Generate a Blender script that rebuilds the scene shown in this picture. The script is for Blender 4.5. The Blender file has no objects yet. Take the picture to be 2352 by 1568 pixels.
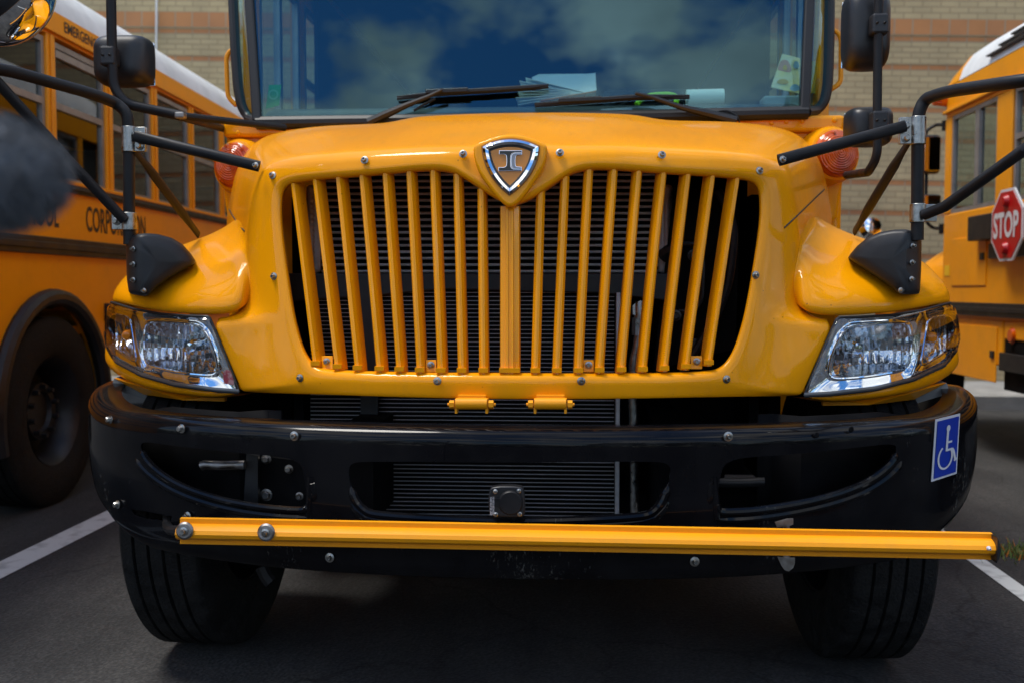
import bpy, bmesh, math, random
import numpy as np
from mathutils import Vector, Matrix
random.seed(7)
rad = math.radians
scene = bpy.context.scene
COL = scene.collection

# ------------------------------------------------------------------ camera
F = 2287.0                      # focal length in reference pixels (2352 wide frame)
CX, CY = 1176.0, 784.0
CAM = Vector((0.155, -2.39, 1.112))
YAW, PITCH = rad(3.56), rad(2.98)
cd = bpy.data.cameras.new('camera'); cam = bpy.data.objects.new('camera', cd); COL.objects.link(cam)
cam.location = CAM
cam.rotation_euler = (rad(90) - PITCH, 0, YAW)
cd.sensor_width = 36.0; cd.lens = 36.0 * F / 2352.0
cd.clip_start = 0.05; cd.clip_end = 2000
cd.dof.use_dof = True; cd.dof.focus_distance = 2.62; cd.dof.aperture_fstop = 3.5
scene.camera = cam
RM = cam.rotation_euler.to_matrix()

# ------------------------------------------------------------------ world, sun, exposure
SUN_EL, SUN_AZ = rad(70), rad(262)
w = bpy.data.worlds.new('World'); scene.world = w; w.use_nodes = True
nt = w.node_tree; nt.nodes.clear()
def N(t, typ, **kw):
    n = t.nodes.new(typ)
    for k, v in kw.items():
        if k.startswith('i_'): n.inputs[k[2:].replace('_', ' ')].default_value = v
        else: setattr(n, k, v)
    return n
out = N(nt, 'ShaderNodeOutputWorld'); bg = N(nt, 'ShaderNodeBackground'); bg.inputs['Strength'].default_value = 0.11
sky = N(nt, 'ShaderNodeTexSky', sky_type='NISHITA', sun_disc=False, sun_elevation=SUN_EL, sun_rotation=SUN_AZ)
sky.air_density = 1.0; sky.dust_density = 0.3; sky.ozone_density = 4.0
tc = N(nt, 'ShaderNodeTexCoord')
sep = N(nt, 'ShaderNodeSeparateXYZ'); nt.links.new(tc.outputs['Generated'], sep.inputs[0])
addz = N(nt, 'ShaderNodeMath', operation='ADD'); addz.inputs[1].default_value = 0.25
nt.links.new(sep.outputs['Z'], addz.inputs[0])
mx = N(nt, 'ShaderNodeMath', operation='MAXIMUM'); mx.inputs[1].default_value = 0.08; nt.links.new(addz.outputs[0], mx.inputs[0])
dx = N(nt, 'ShaderNodeMath', operation='DIVIDE'); dy = N(nt, 'ShaderNodeMath', operation='DIVIDE')
nt.links.new(sep.outputs['X'], dx.inputs[0]); nt.links.new(mx.outputs[0], dx.inputs[1])
nt.links.new(sep.outputs['Y'], dy.inputs[0]); nt.links.new(mx.outputs[0], dy.inputs[1])
comb = N(nt, 'ShaderNodeCombineXYZ'); nt.links.new(dx.outputs[0], comb.inputs[0]); nt.links.new(dy.outputs[0], comb.inputs[1])
CLOUD_OFF = (0.0, 1.56, 0.0)
mp = N(nt, 'ShaderNodeMapping'); mp.inputs['Location'].default_value = CLOUD_OFF
nt.links.new(comb.outputs[0], mp.inputs[0])
cn = N(nt, 'ShaderNodeTexNoise'); cn.inputs['Scale'].default_value = 2.6; cn.inputs['Detail'].default_value = 8; cn.inputs['Roughness'].default_value = 0.52
nt.links.new(mp.outputs[0], cn.inputs['Vector'])
cr = N(nt, 'ShaderNodeValToRGB'); cr.color_ramp.elements[0].position = 0.475; cr.color_ramp.elements[1].position = 0.545
nt.links.new(cn.outputs['Fac'], cr.inputs[0])
cn2 = N(nt, 'ShaderNodeTexNoise'); cn2.inputs['Scale'].default_value = 3.2; cn2.inputs['Detail'].default_value = 5
nt.links.new(mp.outputs[0], cn2.inputs['Vector'])
cc = N(nt, 'ShaderNodeValToRGB')
cc.color_ramp.elements[0].position = 0.3; cc.color_ramp.elements[0].color = (2.6, 2.7, 2.8, 1)
cc.color_ramp.elements[1].position = 0.62; cc.color_ramp.elements[1].color = (7.5, 7.5, 7.4, 1)
e3 = cc.color_ramp.elements.new(0.72); e3.color = (22, 21.5, 21, 1)
nt.links.new(cn2.outputs['Fac'], cc.inputs[0])
mixc = N(nt, 'ShaderNodeMix', data_type='RGBA')
nt.links.new(cr.outputs[0], mixc.inputs['Factor']); hs = N(nt, 'ShaderNodeHueSaturation'); hs.inputs['Saturation'].default_value = 1.25; nt.links.new(sky.outputs[0], hs.inputs['Color']); nt.links.new(hs.outputs[0], mixc.inputs['A']); nt.links.new(cc.outputs[0], mixc.inputs['B'])
nt.links.new(mixc.outputs['Result'], bg.inputs['Color']); nt.links.new(bg.outputs[0], out.inputs[0])

sd = bpy.data.lights.new('sun', 'SUN'); sd.energy = 1.5; sd.angle = rad(18); sd.color = (1, 0.95, 0.87)
so = bpy.data.objects.new('sun', sd); COL.objects.link(so)
_sv = Vector((math.sin(SUN_AZ) * math.cos(SUN_EL), math.cos(SUN_AZ) * math.cos(SUN_EL), math.sin(SUN_EL)))
so.rotation_euler = _sv.to_track_quat('Z', 'Y').to_euler()
scene.view_settings.view_transform = 'Standard'; scene.view_settings.look = 'None'
scene.view_settings.exposure = 1.12; scene.view_settings.gamma = 1.0; scene.view_settings.use_curve_mapping = False
scene.render.engine = 'CYCLES'
scene.cycles.max_bounces = 10; scene.cycles.transparent_max_bounces = 16
try: scene.cycles.use_denoising = True
except Exception: pass

# ------------------------------------------------------------------ measuring helpers
def ray(px, py):
    d = RM @ Vector(((px - CX) / F, (CY - py) / F, -1.0))
    return d
def P(px, py, y):                      # point on a measured sight line at bus depth y
    d = ray(px, py); t = (y - CAM.y) / d.y
    return CAM + d * t
def Pfun(px, py, fn, off=0.0):         # point where the sight line meets a surface y = fn(x, z)
    y = 0.2
    for _ in range(14):
        p = P(px, py, y); y = fn(p.x, p.z) + off
    return P(px, py, y)
def proj(p):
    v = RM.transposed() @ (Vector(p) - CAM)
    return (CX + F * v.x / -v.z, CY - F * v.y / -v.z)

# ------------------------------------------------------------------ materials
def principled(name, color, rough=0.5, metal=0.0, coat=0.0, coat_rough=0.03, spec=0.5):
    m = bpy.data.materials.new(name); m.use_nodes = True
    b = m.node_tree.nodes['Principled BSDF']
    b.inputs['Base Color'].default_value = (*color, 1); b.inputs['Roughness'].default_value = rough
    b.inputs['Metallic'].default_value = metal; b.inputs['Coat Weight'].default_value = coat
    b.inputs['Coat Roughness'].default_value = coat_rough; b.inputs['Specular IOR Level'].default_value = spec
    return m
def vary(m, c1, c2, scale=6.0, lo=0.35, hi=0.65, detail=5, rough=None, bump=0.0, bump_scale=None, stretch=(1, 1, 1)):
    t = m.node_tree; b = t.nodes['Principled BSDF']
    tcn = N(t, 'ShaderNodeTexCoord'); mpn = N(t, 'ShaderNodeMapping'); mpn.inputs['Scale'].default_value = stretch
    t.links.new(tcn.outputs['Object'], mpn.inputs[0])
    n = N(t, 'ShaderNodeTexNoise'); n.inputs['Scale'].default_value = scale; n.inputs['Detail'].default_value = detail
    t.links.new(mpn.outputs[0], n.inputs['Vector'])
    r = N(t, 'ShaderNodeValToRGB'); r.color_ramp.elements[0].position = lo; r.color_ramp.elements[1].position = hi
    r.color_ramp.elements[0].color = (*c1, 1); r.color_ramp.elements[1].color = (*c2, 1)
    t.links.new(n.outputs['Fac'], r.inputs[0]); t.links.new(r.outputs[0], b.inputs['Base Color'])
    if rough:
        mr = N(t, 'ShaderNodeMapRange'); mr.inputs['From Min'].default_value = lo; mr.inputs['From Max'].default_value = hi
        mr.inputs['To Min'].default_value = rough[0]; mr.inputs['To Max'].default_value = rough[1]
        t.links.new(n.outputs['Fac'], mr.inputs['Value']); t.links.new(mr.outputs[0], b.inputs['Roughness'])
    if bump:
        n2 = N(t, 'ShaderNodeTexNoise'); n2.inputs['Scale'].default_value = bump_scale or scale * 8; n2.inputs['Detail'].default_value = 4
        t.links.new(mpn.outputs[0], n2.inputs['Vector'])
        bp = N(t, 'ShaderNodeBump'); bp.inputs['Strength'].default_value = bump; bp.inputs['Distance'].default_value = 0.01
        t.links.new(n2.outputs['Fac'], bp.inputs['Height']); t.links.new(bp.outputs[0], b.inputs['Normal'])
    return m
def glassy(name, tint, ior=1.5, rough=0.0, boost=1.0, tintg=None):
    m = bpy.data.materials.new(name); m.use_nodes = True; t = m.node_tree; t.nodes.clear()
    o = N(t, 'ShaderNodeOutputMaterial'); mixs = N(t, 'ShaderNodeMixShader')
    tr = N(t, 'ShaderNodeBsdfTransparent'); tr.inputs[0].default_value = (*tint, 1)
    g = N(t, 'ShaderNodeBsdfGlossy'); g.inputs['Roughness'].default_value = rough; g.inputs[0].default_value = (*(tintg or (boost, boost, boost)), 1)
    fr = N(t, 'ShaderNodeFresnel'); fr.inputs['IOR'].default_value = ior
    ge = N(t, 'ShaderNodeNewGeometry'); iv = N(t, 'ShaderNodeMath', operation='SUBTRACT'); iv.inputs[0].default_value = 1.0; t.links.new(ge.outputs['Backfacing'], iv.inputs[1])
    mf = N(t, 'ShaderNodeMath', operation='MULTIPLY'); t.links.new(fr.outputs[0], mf.inputs[0]); t.links.new(iv.outputs[0], mf.inputs[1])
    t.links.new(mf.outputs[0], mixs.inputs[0]); t.links.new(tr.outputs[0], mixs.inputs[1]); t.links.new(g.outputs[0], mixs.inputs[2])
    t.links.new(mixs.outputs[0], o.inputs[0])
    return m
YEL = (0.86, 0.29, 0.001)
M = {}
M['yellow'] = vary(principled('yellow_paint', YEL, 0.38, 0, 0.42, 0.015, .04), (0.84, 0.31, 0.001), (0.90, 0.335, 0.001), 3.0, rough=(0.3, 0.4))
M['yellow_old'] = vary(principled('faded_yellow_paint', YEL, 0.45, 0, 0.15, 0.15, .3), (0.82, 0.305, 0.001), (0.90, 0.335, 0.002), 2.0, rough=(0.35, 0.5))
M['yellow_matt'] = vary(principled('yellow_plastic', YEL, 0.42, 0, 0.1, .1, .3), (0.82, 0.305, 0.001), (0.88, 0.33, 0.002), 9.0, lo=.2, hi=.6, rough=(0.36, 0.5), stretch=(.3, 1, 3))
M['black_gloss'] = vary(principled('black_bumper_paint', (0.012, 0.012, 0.014), 0.2, 0, 0.2, 0.03, .07), (0.003, 0.003, 0.004), (0.007, 0.007, 0.008), 7.0, rough=(0.10, 0.2))
def scuffs(m):
    t = m.node_tree; b = t.nodes['Principled BSDF']; src = b.inputs['Base Color'].links[0].from_socket
    tcn = N(t, 'ShaderNodeTexCoord'); mpn = N(t, 'ShaderNodeMapping'); mpn.inputs['Scale'].default_value = (1, 1, .35); t.links.new(tcn.outputs['Object'], mpn.inputs[0])
    n = N(t, 'ShaderNodeTexNoise'); n.inputs['Scale'].default_value = 130; n.inputs['Detail'].default_value = 6; n.inputs['Roughness'].default_value = .7
    n2 = N(t, 'ShaderNodeTexNoise'); n2.inputs['Scale'].default_value = 4; n2.inputs['Detail'].default_value = 4
    t.links.new(mpn.outputs[0], n.inputs['Vector']); t.links.new(mpn.outputs[0], n2.inputs['Vector'])
    mu = N(t, 'ShaderNodeMath', operation='MULTIPLY'); t.links.new(n.outputs['Fac'], mu.inputs[0]); t.links.new(n2.outputs['Fac'], mu.inputs[1])
    r = N(t, 'ShaderNodeValToRGB'); r.color_ramp.elements[0].position = .37; r.color_ramp.elements[1].position = .47; t.links.new(mu.outputs[0], r.inputs[0])
    mix = N(t, 'ShaderNodeMix', data_type='RGBA'); mix.inputs['B'].default_value = (.10, .095, .085, 1); t.links.new(r.outputs[0], mix.inputs['Factor']); t.links.new(src, mix.inputs['A']); t.links.new(mix.outputs['Result'], b.inputs['Base Color'])
scuffs(M['black_gloss'])
def road_marks(m, amount=1.0):
    t = m.node_tree; b = t.nodes['Principled BSDF']; src = b.inputs['Base Color'].links[0].from_socket
    tcn = N(t, 'ShaderNodeTexCoord')
    v = N(t, 'ShaderNodeTexVoronoi'); v.inputs['Scale'].default_value = 26; v.inputs['Randomness'].default_value = 1.0; t.links.new(tcn.outputs['Object'], v.inputs['Vector'])
    n = N(t, 'ShaderNodeTexNoise'); n.inputs['Scale'].default_value = 5; n.inputs['Detail'].default_value = 5; t.links.new(tcn.outputs['Object'], n.inputs['Vector'])
    r = N(t, 'ShaderNodeValToRGB'); r.color_ramp.elements[0].position = .045; r.color_ramp.elements[1].position = .075; r.color_ramp.elements[0].color = (1, 1, 1, 1); r.color_ramp.elements[1].color = (0, 0, 0, 1); t.links.new(v.outputs['Distance'], r.inputs[0])
    g_ = N(t, 'ShaderNodeMath', operation='GREATER_THAN'); g_.inputs[1].default_value = .56; t.links.new(n.outputs['Fac'], g_.inputs[0])
    mu = N(t, 'ShaderNodeMath', operation='MULTIPLY'); t.links.new(r.outputs[0], mu.inputs[0]); t.links.new(g_.outputs[0], mu.inputs[1])
    m2 = N(t, 'ShaderNodeMath', operation='MULTIPLY'); m2.inputs[1].default_value = .55 * amount; t.links.new(mu.outputs[0], m2.inputs[0])
    mix = N(t, 'ShaderNodeMix', data_type='RGBA'); mix.inputs['B'].default_value = (.16, .06, .01, 1); t.links.new(m2.outputs[0], mix.inputs['Factor']); t.links.new(src, mix.inputs['A'])
    # thin film of dust in soft streaks
    mpn = N(t, 'ShaderNodeMapping'); mpn.inputs['Scale'].default_value = (9, 2, 2.2); t.links.new(tcn.outputs['Object'], mpn.inputs[0])
    n3 = N(t, 'ShaderNodeTexNoise'); n3.inputs['Scale'].default_value = 3; n3.inputs['Detail'].default_value = 7; n3.inputs['Roughness'].default_value = .65; t.links.new(mpn.outputs[0], n3.inputs['Vector'])
    r3 = N(t, 'ShaderNodeMapRange'); r3.inputs['From Min'].default_value = .5; r3.inputs['From Max'].default_value = .8; r3.inputs['To Max'].default_value = .28 * amount; t.links.new(n3.outputs['Fac'], r3.inputs['Value'])
    mix2 = N(t, 'ShaderNodeMix', data_type='RGBA'); mix2.inputs['B'].default_value = (.55, .24, .03, 1); t.links.new(r3.outputs[0], mix2.inputs['Factor']); t.links.new(mix.outputs['Result'], mix2.inputs['A'])
    t.links.new(mix2.outputs['Result'], b.inputs['Base Color'])
    n4 = N(t, 'ShaderNodeTexNoise'); n4.inputs['Scale'].default_value = 160; n4.inputs['Detail'].default_value = 2; t.links.new(tcn.outputs['Object'], n4.inputs['Vector'])
    bp = N(t, 'ShaderNodeBump'); bp.inputs['Strength'].default_value = .06; bp.inputs['Distance'].default_value = .002; t.links.new(n4.outputs['Fac'], bp.inputs['Height']); t.links.new(bp.outputs[0], b.inputs['Coat Normal'])
road_marks(M['yellow']); road_marks(M['yellow_matt'], .8); road_marks(M['yellow_old'], 1.3)
M['black_satin'] = vary(principled('black_plastic', (0.016, 0.016, 0.018), 0.45), (0.006, 0.006, 0.007), (0.011, 0.011, 0.013), 10.0, rough=(0.38, 0.52), bump=0.05, bump_scale=500)
M['black_tube'] = vary(principled('black_powder_coat', (0.014, 0.014, 0.016), 0.38, spec=.25), (0.007, 0.007, 0.008), (0.013, 0.013, 0.014), 14.0, rough=(0.4, 0.55))
M['black_matt'] = vary(principled('black_underhood', (0.008, 0.008, 0.009), 0.8, spec=.08), (0.003, 0.003, 0.0035), (0.007, 0.007, 0.008), 8.0, rough=(0.6, 0.8))
M['rubber'] = vary(principled('rubber', (0.017, 0.017, 0.018), 0.75, spec=.2), (0.005, 0.005, 0.005), (0.015, 0.0145, 0.014), 22.0, rough=(0.65, 0.9), bump=0.5, bump_scale=110)
M['gasket'] = principled('gasket_rubber', (0.006, 0.006, 0.0065), 0.5)
M['steel'] = vary(principled('zinc_steel', (0.55, 0.55, 0.53), 0.28, 1.0), (0.24, 0.24, 0.23), (0.42, 0.42, 0.40), 60.0, rough=(0.25, 0.45))
M['dull_steel'] = vary(principled('dull_steel', (0.30, 0.29, 0.28), 0.45, 1.0), (0.18, 0.16, 0.14), (0.36, 0.35, 0.34), 30.0, rough=(0.35, 0.6))
M['chrome'] = principled('chrome', (0.86, 0.88, 0.9), 0.04, 1.0)
M['reflector'] = principled('headlight_reflector', (0.60, 0.63, 0.66), 0.12, 1.0)
M['alu'] = vary(principled('cooler_aluminium', (0.42, 0.42, 0.42), 0.45, 0.25), (0.46, 0.46, 0.46), (0.62, 0.62, 0.63), 25.0, rough=(0.4, 0.6))
def fin_mat():
    m = principled('zigzag_fins', (0.03, 0.03, 0.03), 0.8, 0, spec=.1); t = m.node_tree; b = t.nodes['Principled BSDF']
    tcn = N(t, 'ShaderNodeTexCoord'); wv = N(t, 'ShaderNodeTexWave', wave_type='BANDS', bands_direction='X'); wv.inputs['Scale'].default_value = 70; wv.inputs['Distortion'].default_value = 1.5; wv.inputs['Detail Scale'].default_value = 30
    t.links.new(tcn.outputs['Object'], wv.inputs['Vector']); r = N(t, 'ShaderNodeValToRGB'); r.color_ramp.elements[0].color = (.001, .001, .001, 1); r.color_ramp.elements[1].color = (.010, .010, .010, 1)
    t.links.new(wv.outputs['Fac'], r.inputs[0]); t.links.new(r.outputs[0], b.inputs['Base Color']); return m
M['fin_v'] = fin_mat()
M['alu_dull'] = principled('condenser_aluminium', (0.30, 0.30, 0.31), .5)
M['fin'] = principled('cooler_fins', (0.03, 0.03, 0.03), 0.65)
M['glass'] = glassy('windscreen_glass', (0.74, 0.88, 0.88), 1.9, tintg=(.45, .85, 1.0))
M['side_glass'] = glassy('window_glass', (0.66, 0.74, 0.72), 1.55)
M['lens'] = glassy('clear_lens', (0.95, 0.96, 0.97), 1.5)
M['amber_lens'] = vary(principled('amber_lens', (0.55, 0.05, 0.003), 0.12, 0, 0.4), (0.42, 0.05, 0.001), (0.64, 0.10, 0.002), 14.0)
M['amber_bulb'] = principled('amber_bulb', (0.8, 0.22, 0.01), 0.1)
M['white'] = vary(principled('white_paint', (0.7, 0.71, 0.70), 0.5), (0.62, 0.64, 0.63), (0.74, 0.75, 0.74), 5.0)
M['paper'] = principled('paper', (0.75, 0.80, 0.76), 0.8)
M['paper_orange'] = principled('orange_paper', (0.75, 0.25, 0.08), 0.8)
M['blue'] = principled('blue_sticker', (0.006, 0.035, 0.33), 0.35)
M['sticker_white'] = principled('white_sticker', (0.62, 0.62, 0.64), 0.35)
M['red'] = principled('red_sign', (0.42, 0.006, 0.008), 0.35)
M['letter_black'] = principled('black_lettering', (0.02, 0.018, 0.015), 0.5)
M['interior'] = principled('dark_interior', (0.008, 0.009, 0.01), 0.9)
M['dash'] = vary(principled('dashboard', (0.03, 0.035, 0.04), 0.6), (0.025, 0.03, 0.035), (0.045, 0.05, 0.055), 8.0)
M['emblem_yellow'] = principled('emblem_yellow', (0.62, 0.21, 0.004), 0.4, 0, 0.3)
M['concrete_grey'] = principled('splash_grey', (0.22, 0.22, 0.21), 0.8)
M['seat_dark'] = principled('seat_dark', (0.03, 0.035, 0.045), 0.8)
M['hivis'] = principled('hivis_fabric', (0.35, 0.75, 0.01), 0.7)
M['card'] = vary(principled('picture_card', (0.7, 0.65, 0.3), 0.5), (0.78, 0.70, 0.25), (0.7, 0.72, 0.5), 16.0)
M['card_pink'] = principled('card_pink', (0.65, 0.3, 0.25), .6)
M['card_blue'] = principled('card_blue', (0.32, 0.5, 0.6), .6)
M['card_yellow'] = principled('card_yellow', (0.75, 0.45, 0.06), .6)
M['card_olive'] = principled('olive_card', (0.45, 0.42, 0.04), 0.6)
M['green'] = principled('green_paper', (0.03, 0.36, 0.06), 0.6)
M['green_pale'] = principled('pale_green', (0.15, 0.5, 0.18), 0.6)
M['dash_grey'] = principled('grey_plastic', (0.25, 0.3, 0.3), 0.6)
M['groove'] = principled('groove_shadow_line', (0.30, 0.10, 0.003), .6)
M['decal'] = vary(principled('red_decal', (0.25, 0.03, 0.04), .4), (0.28, 0.03, 0.045), (0.4, 0.2, 0.2), 90.0, lo=.5, hi=.6)
M['lens_rib'] = principled('lens_rib', (0.75, 0.77, 0.78), 0.1, 0.3)
M['flange'] = principled('lens_flange_plastic', (0.06, 0.06, 0.062), 0.25, 0, .5)
M['sticker_yellow'] = principled('yellow_reflector', (0.85, 0.5, 0.01), 0.3)
M['emblem_grey'] = principled('emblem_grey', (0.22, 0.23, 0.26), 0.4)

# ------------------------------------------------------------------ mesh helpers
class MB:
    def __init__(self): self.v = []; self.f = []
    def add(self, verts, faces):
        o = len(self.v); self.v += [Vector(p) for p in verts]; self.f += [tuple(i + o for i in f) for f in faces]; return self
    def grid(self, rows, close_u=False, close_v=False, flip=False):   # rows: list of list of points
        R, C = len(rows), len(rows[0]); vs = [p for r in rows for p in r]; fs = []
        for i in range(R if close_v else R - 1):
            for j in range(C if close_u else C - 1):
                a, b, c, d = i * C + j, i * C + (j + 1) % C, ((i + 1) % R) * C + (j + 1) % C, ((i + 1) % R) * C + j
                fs.append((a, d, c, b) if flip else (a, b, c, d))
        return self.add(vs, fs)
    def box(self, c, s, R=None):
        c = Vector(c); vs = []
        for dx_ in (-.5, .5):
            for dy_ in (-.5, .5):
                for dz_ in (-.5, .5):
                    v = Vector((dx_ * s[0], dy_ * s[1], dz_ * s[2])); vs.append(c + (R @ v if R else v))
        return self.add(vs, [(0, 1, 3, 2), (4, 6, 7, 5), (0, 4, 5, 1), (2, 3, 7, 6), (0, 2, 6, 4), (1, 5, 7, 3)])
    def hexa(self, front, back):                                      # two matching polygons joined to a solid
        n = len(front); vs = list(front) + list(back)
        fs = [tuple(range(n - 1, -1, -1)), tuple(range(n, 2 * n))]
        for i in range(n): fs.append((i, (i + 1) % n, n + (i + 1) % n, n + i))
        return self.add(vs, fs)
    def tube(self, path, r, n=12, caps=True, closed=False, flat=None):
        path = [Vector(p) for p in path]; rings = []; L = len(path)
        up = None
        for i, p in enumerate(path):
            if closed: t = (path[(i + 1) % L] - path[i - 1]).normalized()
            else: t = (path[min(i + 1, L - 1)] - path[max(i - 1, 0)]).normalized()
            if up is None:
                a = Vector((0, 0, 1)) if abs(t.z) < .9 else Vector((0, 1, 0))
                up = (a - t * a.dot(t)).normalized()
            else: up = (up - t * up.dot(t)).normalized()
            s = t.cross(up); rr = r[i] if isinstance(r, (list, tuple)) else r
            k = flat[i] if flat else 1.0
            rings.append([p + up * (math.cos(2 * math.pi * j / n) * rr) + s * (math.sin(2 * math.pi * j / n) * rr * k) for j in range(n)])
        self.grid(rings, close_u=True, close_v=closed)
        if caps and not closed:
            o = len(self.v) - n * L
            self.f.append(tuple(o + j for j in range(n - 1, -1, -1))); self.f.append(tuple(o + (L - 1) * n + j for j in range(n)))
        return self
    def lathe(self, prof, origin, axis, n=24):                        # prof: (radius, height along axis)
        axis = Vector(axis).normalized(); a = Vector((0, 0, 1)) if abs(axis.z) < .9 else Vector((1, 0, 0))
        u = (a - axis * a.dot(axis)).normalized(); s = axis.cross(u); o = Vector(origin)
        rows = [[o + axis * h + (u * math.cos(2 * math.pi * j / n) + s * math.sin(2 * math.pi * j / n)) * r for j in range(n)] for r, h in prof]
        return self.grid(rows, close_u=True)
    def build(self, name, mat, parent=None, smooth=True, sharp=35, bevel=0.0, subsurf=0, solid=0.0, segs=2):
        root = parent
        while root is not None and root.parent is not None: root = root.parent
        off = root.location if root is not None else Vector((0, 0, 0))
        me = bpy.data.meshes.new(name); me.from_pydata([tuple(v - off) for v in self.v], [], self.f); me.validate(); me.update()
        bm = bmesh.new(); bm.from_mesh(me); bmesh.ops.remove_doubles(bm, verts=bm.verts, dist=1e-5)
        bmesh.ops.recalc_face_normals(bm, faces=bm.faces); bm.to_mesh(me); bm.free()
        mats = mat if isinstance(mat, (list, tuple)) else [mat]
        for m_ in mats: me.materials.append(m_)
        if smooth:
            me.polygons.foreach_set('use_smooth', [True] * len(me.polygons))
            if not subsurf: me.set_sharp_from_angle(angle=rad(sharp))
        o = bpy.data.objects.new(name, me); COL.objects.link(o)
        if parent is not None: o.parent = parent
        if subsurf:
            md = o.modifiers.new('sub', 'SUBSURF'); md.levels = subsurf; md.render_levels = subsurf
        if solid:
            md = o.modifiers.new('solid', 'SOLIDIFY'); md.thickness = solid; md.offset = 0
        if bevel:
            md = o.modifiers.new('bev', 'BEVEL'); md.width = bevel; md.segments = segs; md.limit_method = 'ANGLE'; md.angle_limit = rad(40)
        return o
def tag(o, label, cat, group=None, kind=None):
    if label: o['label'] = label
    if cat: o['category'] = cat
    if group: o['group'] = group
    if kind: o['kind'] = kind
    return o
def empty(name, loc, label, cat, group=None):
    o = bpy.data.objects.new(name, None); COL.objects.link(o); o.location = loc; o.empty_display_size = .2
    return tag(o, label, cat, group)
def fillet(path, r, n=6):
    path = [Vector(p) for p in path]; outp = [path[0]]
    for i in range(1, len(path) - 1):
        a, b, c = path[i - 1], path[i], path[i + 1]
        d1 = (a - b); d2 = (c - b); rr = min(r, d1.length * .48, d2.length * .48)
        p1 = b + d1.normalized() * rr; p2 = b + d2.normalized() * rr
        for k in range(n + 1):
            t = k / n; outp.append(p1 * (1 - t) ** 2 + b * 2 * t * (1 - t) + p2 * t * t)
    outp.append(path[-1]); return outp
def resample(poly, n, closed=True):
    pts = np.array([tuple(p) for p in poly], float)
    if closed: pts = np.vstack([pts, pts[:1]])
    s = np.concatenate([[0], np.cumsum(np.linalg.norm(np.diff(pts, axis=0), axis=1))])
    t = np.linspace(0, s[-1], n, endpoint=not closed)
    return [tuple(np.interp(q, s, pts[:, k]) for k in range(pts.shape[1])) for q in t]
def smooth_poly(poly, it=2, closed=True):     # Chaikin corner rounding in 2-D
    for _ in range(it):
        q = []; n = len(poly)
        for i in range(n if closed else n - 1):
            a, b = poly[i], poly[(i + 1) % n]
            q.append(tuple(a[k] * .75 + b[k] * .25 for k in range(len(a)))); q.append(tuple(a[k] * .25 + b[k] * .75 for k in range(len(a))))
        if not closed: q = [poly[0]] + q + [poly[-1]]
        poly = q
    return poly
def radial(poly, c, n):                        # star-shaped outline sampled by angle about c
    outp = []
    m = len(poly)
    for k in range(n):
        a = 2 * math.pi * k / n; dx_, dy_ = math.cos(a), math.sin(a); best = None
        for i in range(m):
            x1, y1 = poly[i][0] - c[0], poly[i][1] - c[1]; x2, y2 = poly[(i + 1) % m][0] - c[0], poly[(i + 1) % m][1] - c[1]
            ex, ey = x2 - x1, y2 - y1; den = dx_ * ey - dy_ * ex
            if abs(den) < 1e-9: continue
            t = (x1 * ey - y1 * ex) / den; u = (x1 * dy_ - y1 * dx_) / den
            if t > 0 and -1e-6 <= u <= 1 + 1e-6 and (best is None or t > best): best = t
        outp.append((c[0] + dx_ * (best or 1), c[1] + dy_ * (best or 1)))
    return outp
def grow(poly, k):
    n = len(poly); outp = []
    area = sum(poly[i][0] * poly[(i + 1) % n][1] - poly[(i + 1) % n][0] * poly[i][1] for i in range(n)); s = 1 if area > 0 else -1
    for i in range(n):
        a, b_, c = poly[i - 1], poly[i], poly[(i + 1) % n]
        e1 = Vector((b_[0] - a[0], b_[1] - a[1])).normalized(); e2 = Vector((c[0] - b_[0], c[1] - b_[1])).normalized()
        nn = Vector((e1.y + e2.y, -(e1.x + e2.x))); nn = nn.normalized() * s / max(.5, (1 + e1.dot(e2)) / 2) ** .5
        outp.append((b_[0] + nn.x * k, b_[1] + nn.y * k))
    return outp
def text_mesh(body, height, condense=1.0, extrude=0.002, spacing=1.0, bold=.012):
    """glyph mesh in the x-y plane, left at x=0, baseline y=0; returns verts, faces, width"""
    cu = bpy.data.curves.new('t', 'FONT'); cu.body = body; cu.size = 1.0; cu.extrude = 0.0; cu.offset = bold; cu.resolution_u = 3; cu.space_character = spacing
    ob = bpy.data.objects.new('t', cu); COL.objects.link(ob)
    dg = bpy.context.evaluated_depsgraph_get(); me = bpy.data.meshes.new_from_object(ob.evaluated_get(dg))
    vs = [v.co.copy() for v in me.vertices]; fs = [tuple(p.vertices) for p in me.polygons]
    bpy.data.objects.remove(ob); bpy.data.curves.remove(cu); bpy.data.meshes.remove(me)
    x0 = min(v.x for v in vs); y0 = min(v.y for v in vs); y1 = max(v.y for v in vs); k = height / (y1 - y0)
    vs = [((v.x - x0) * k * condense, (v.y - y0) * k) for v in vs]
    return vs, fs, max(v[0] for v in vs)

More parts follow.
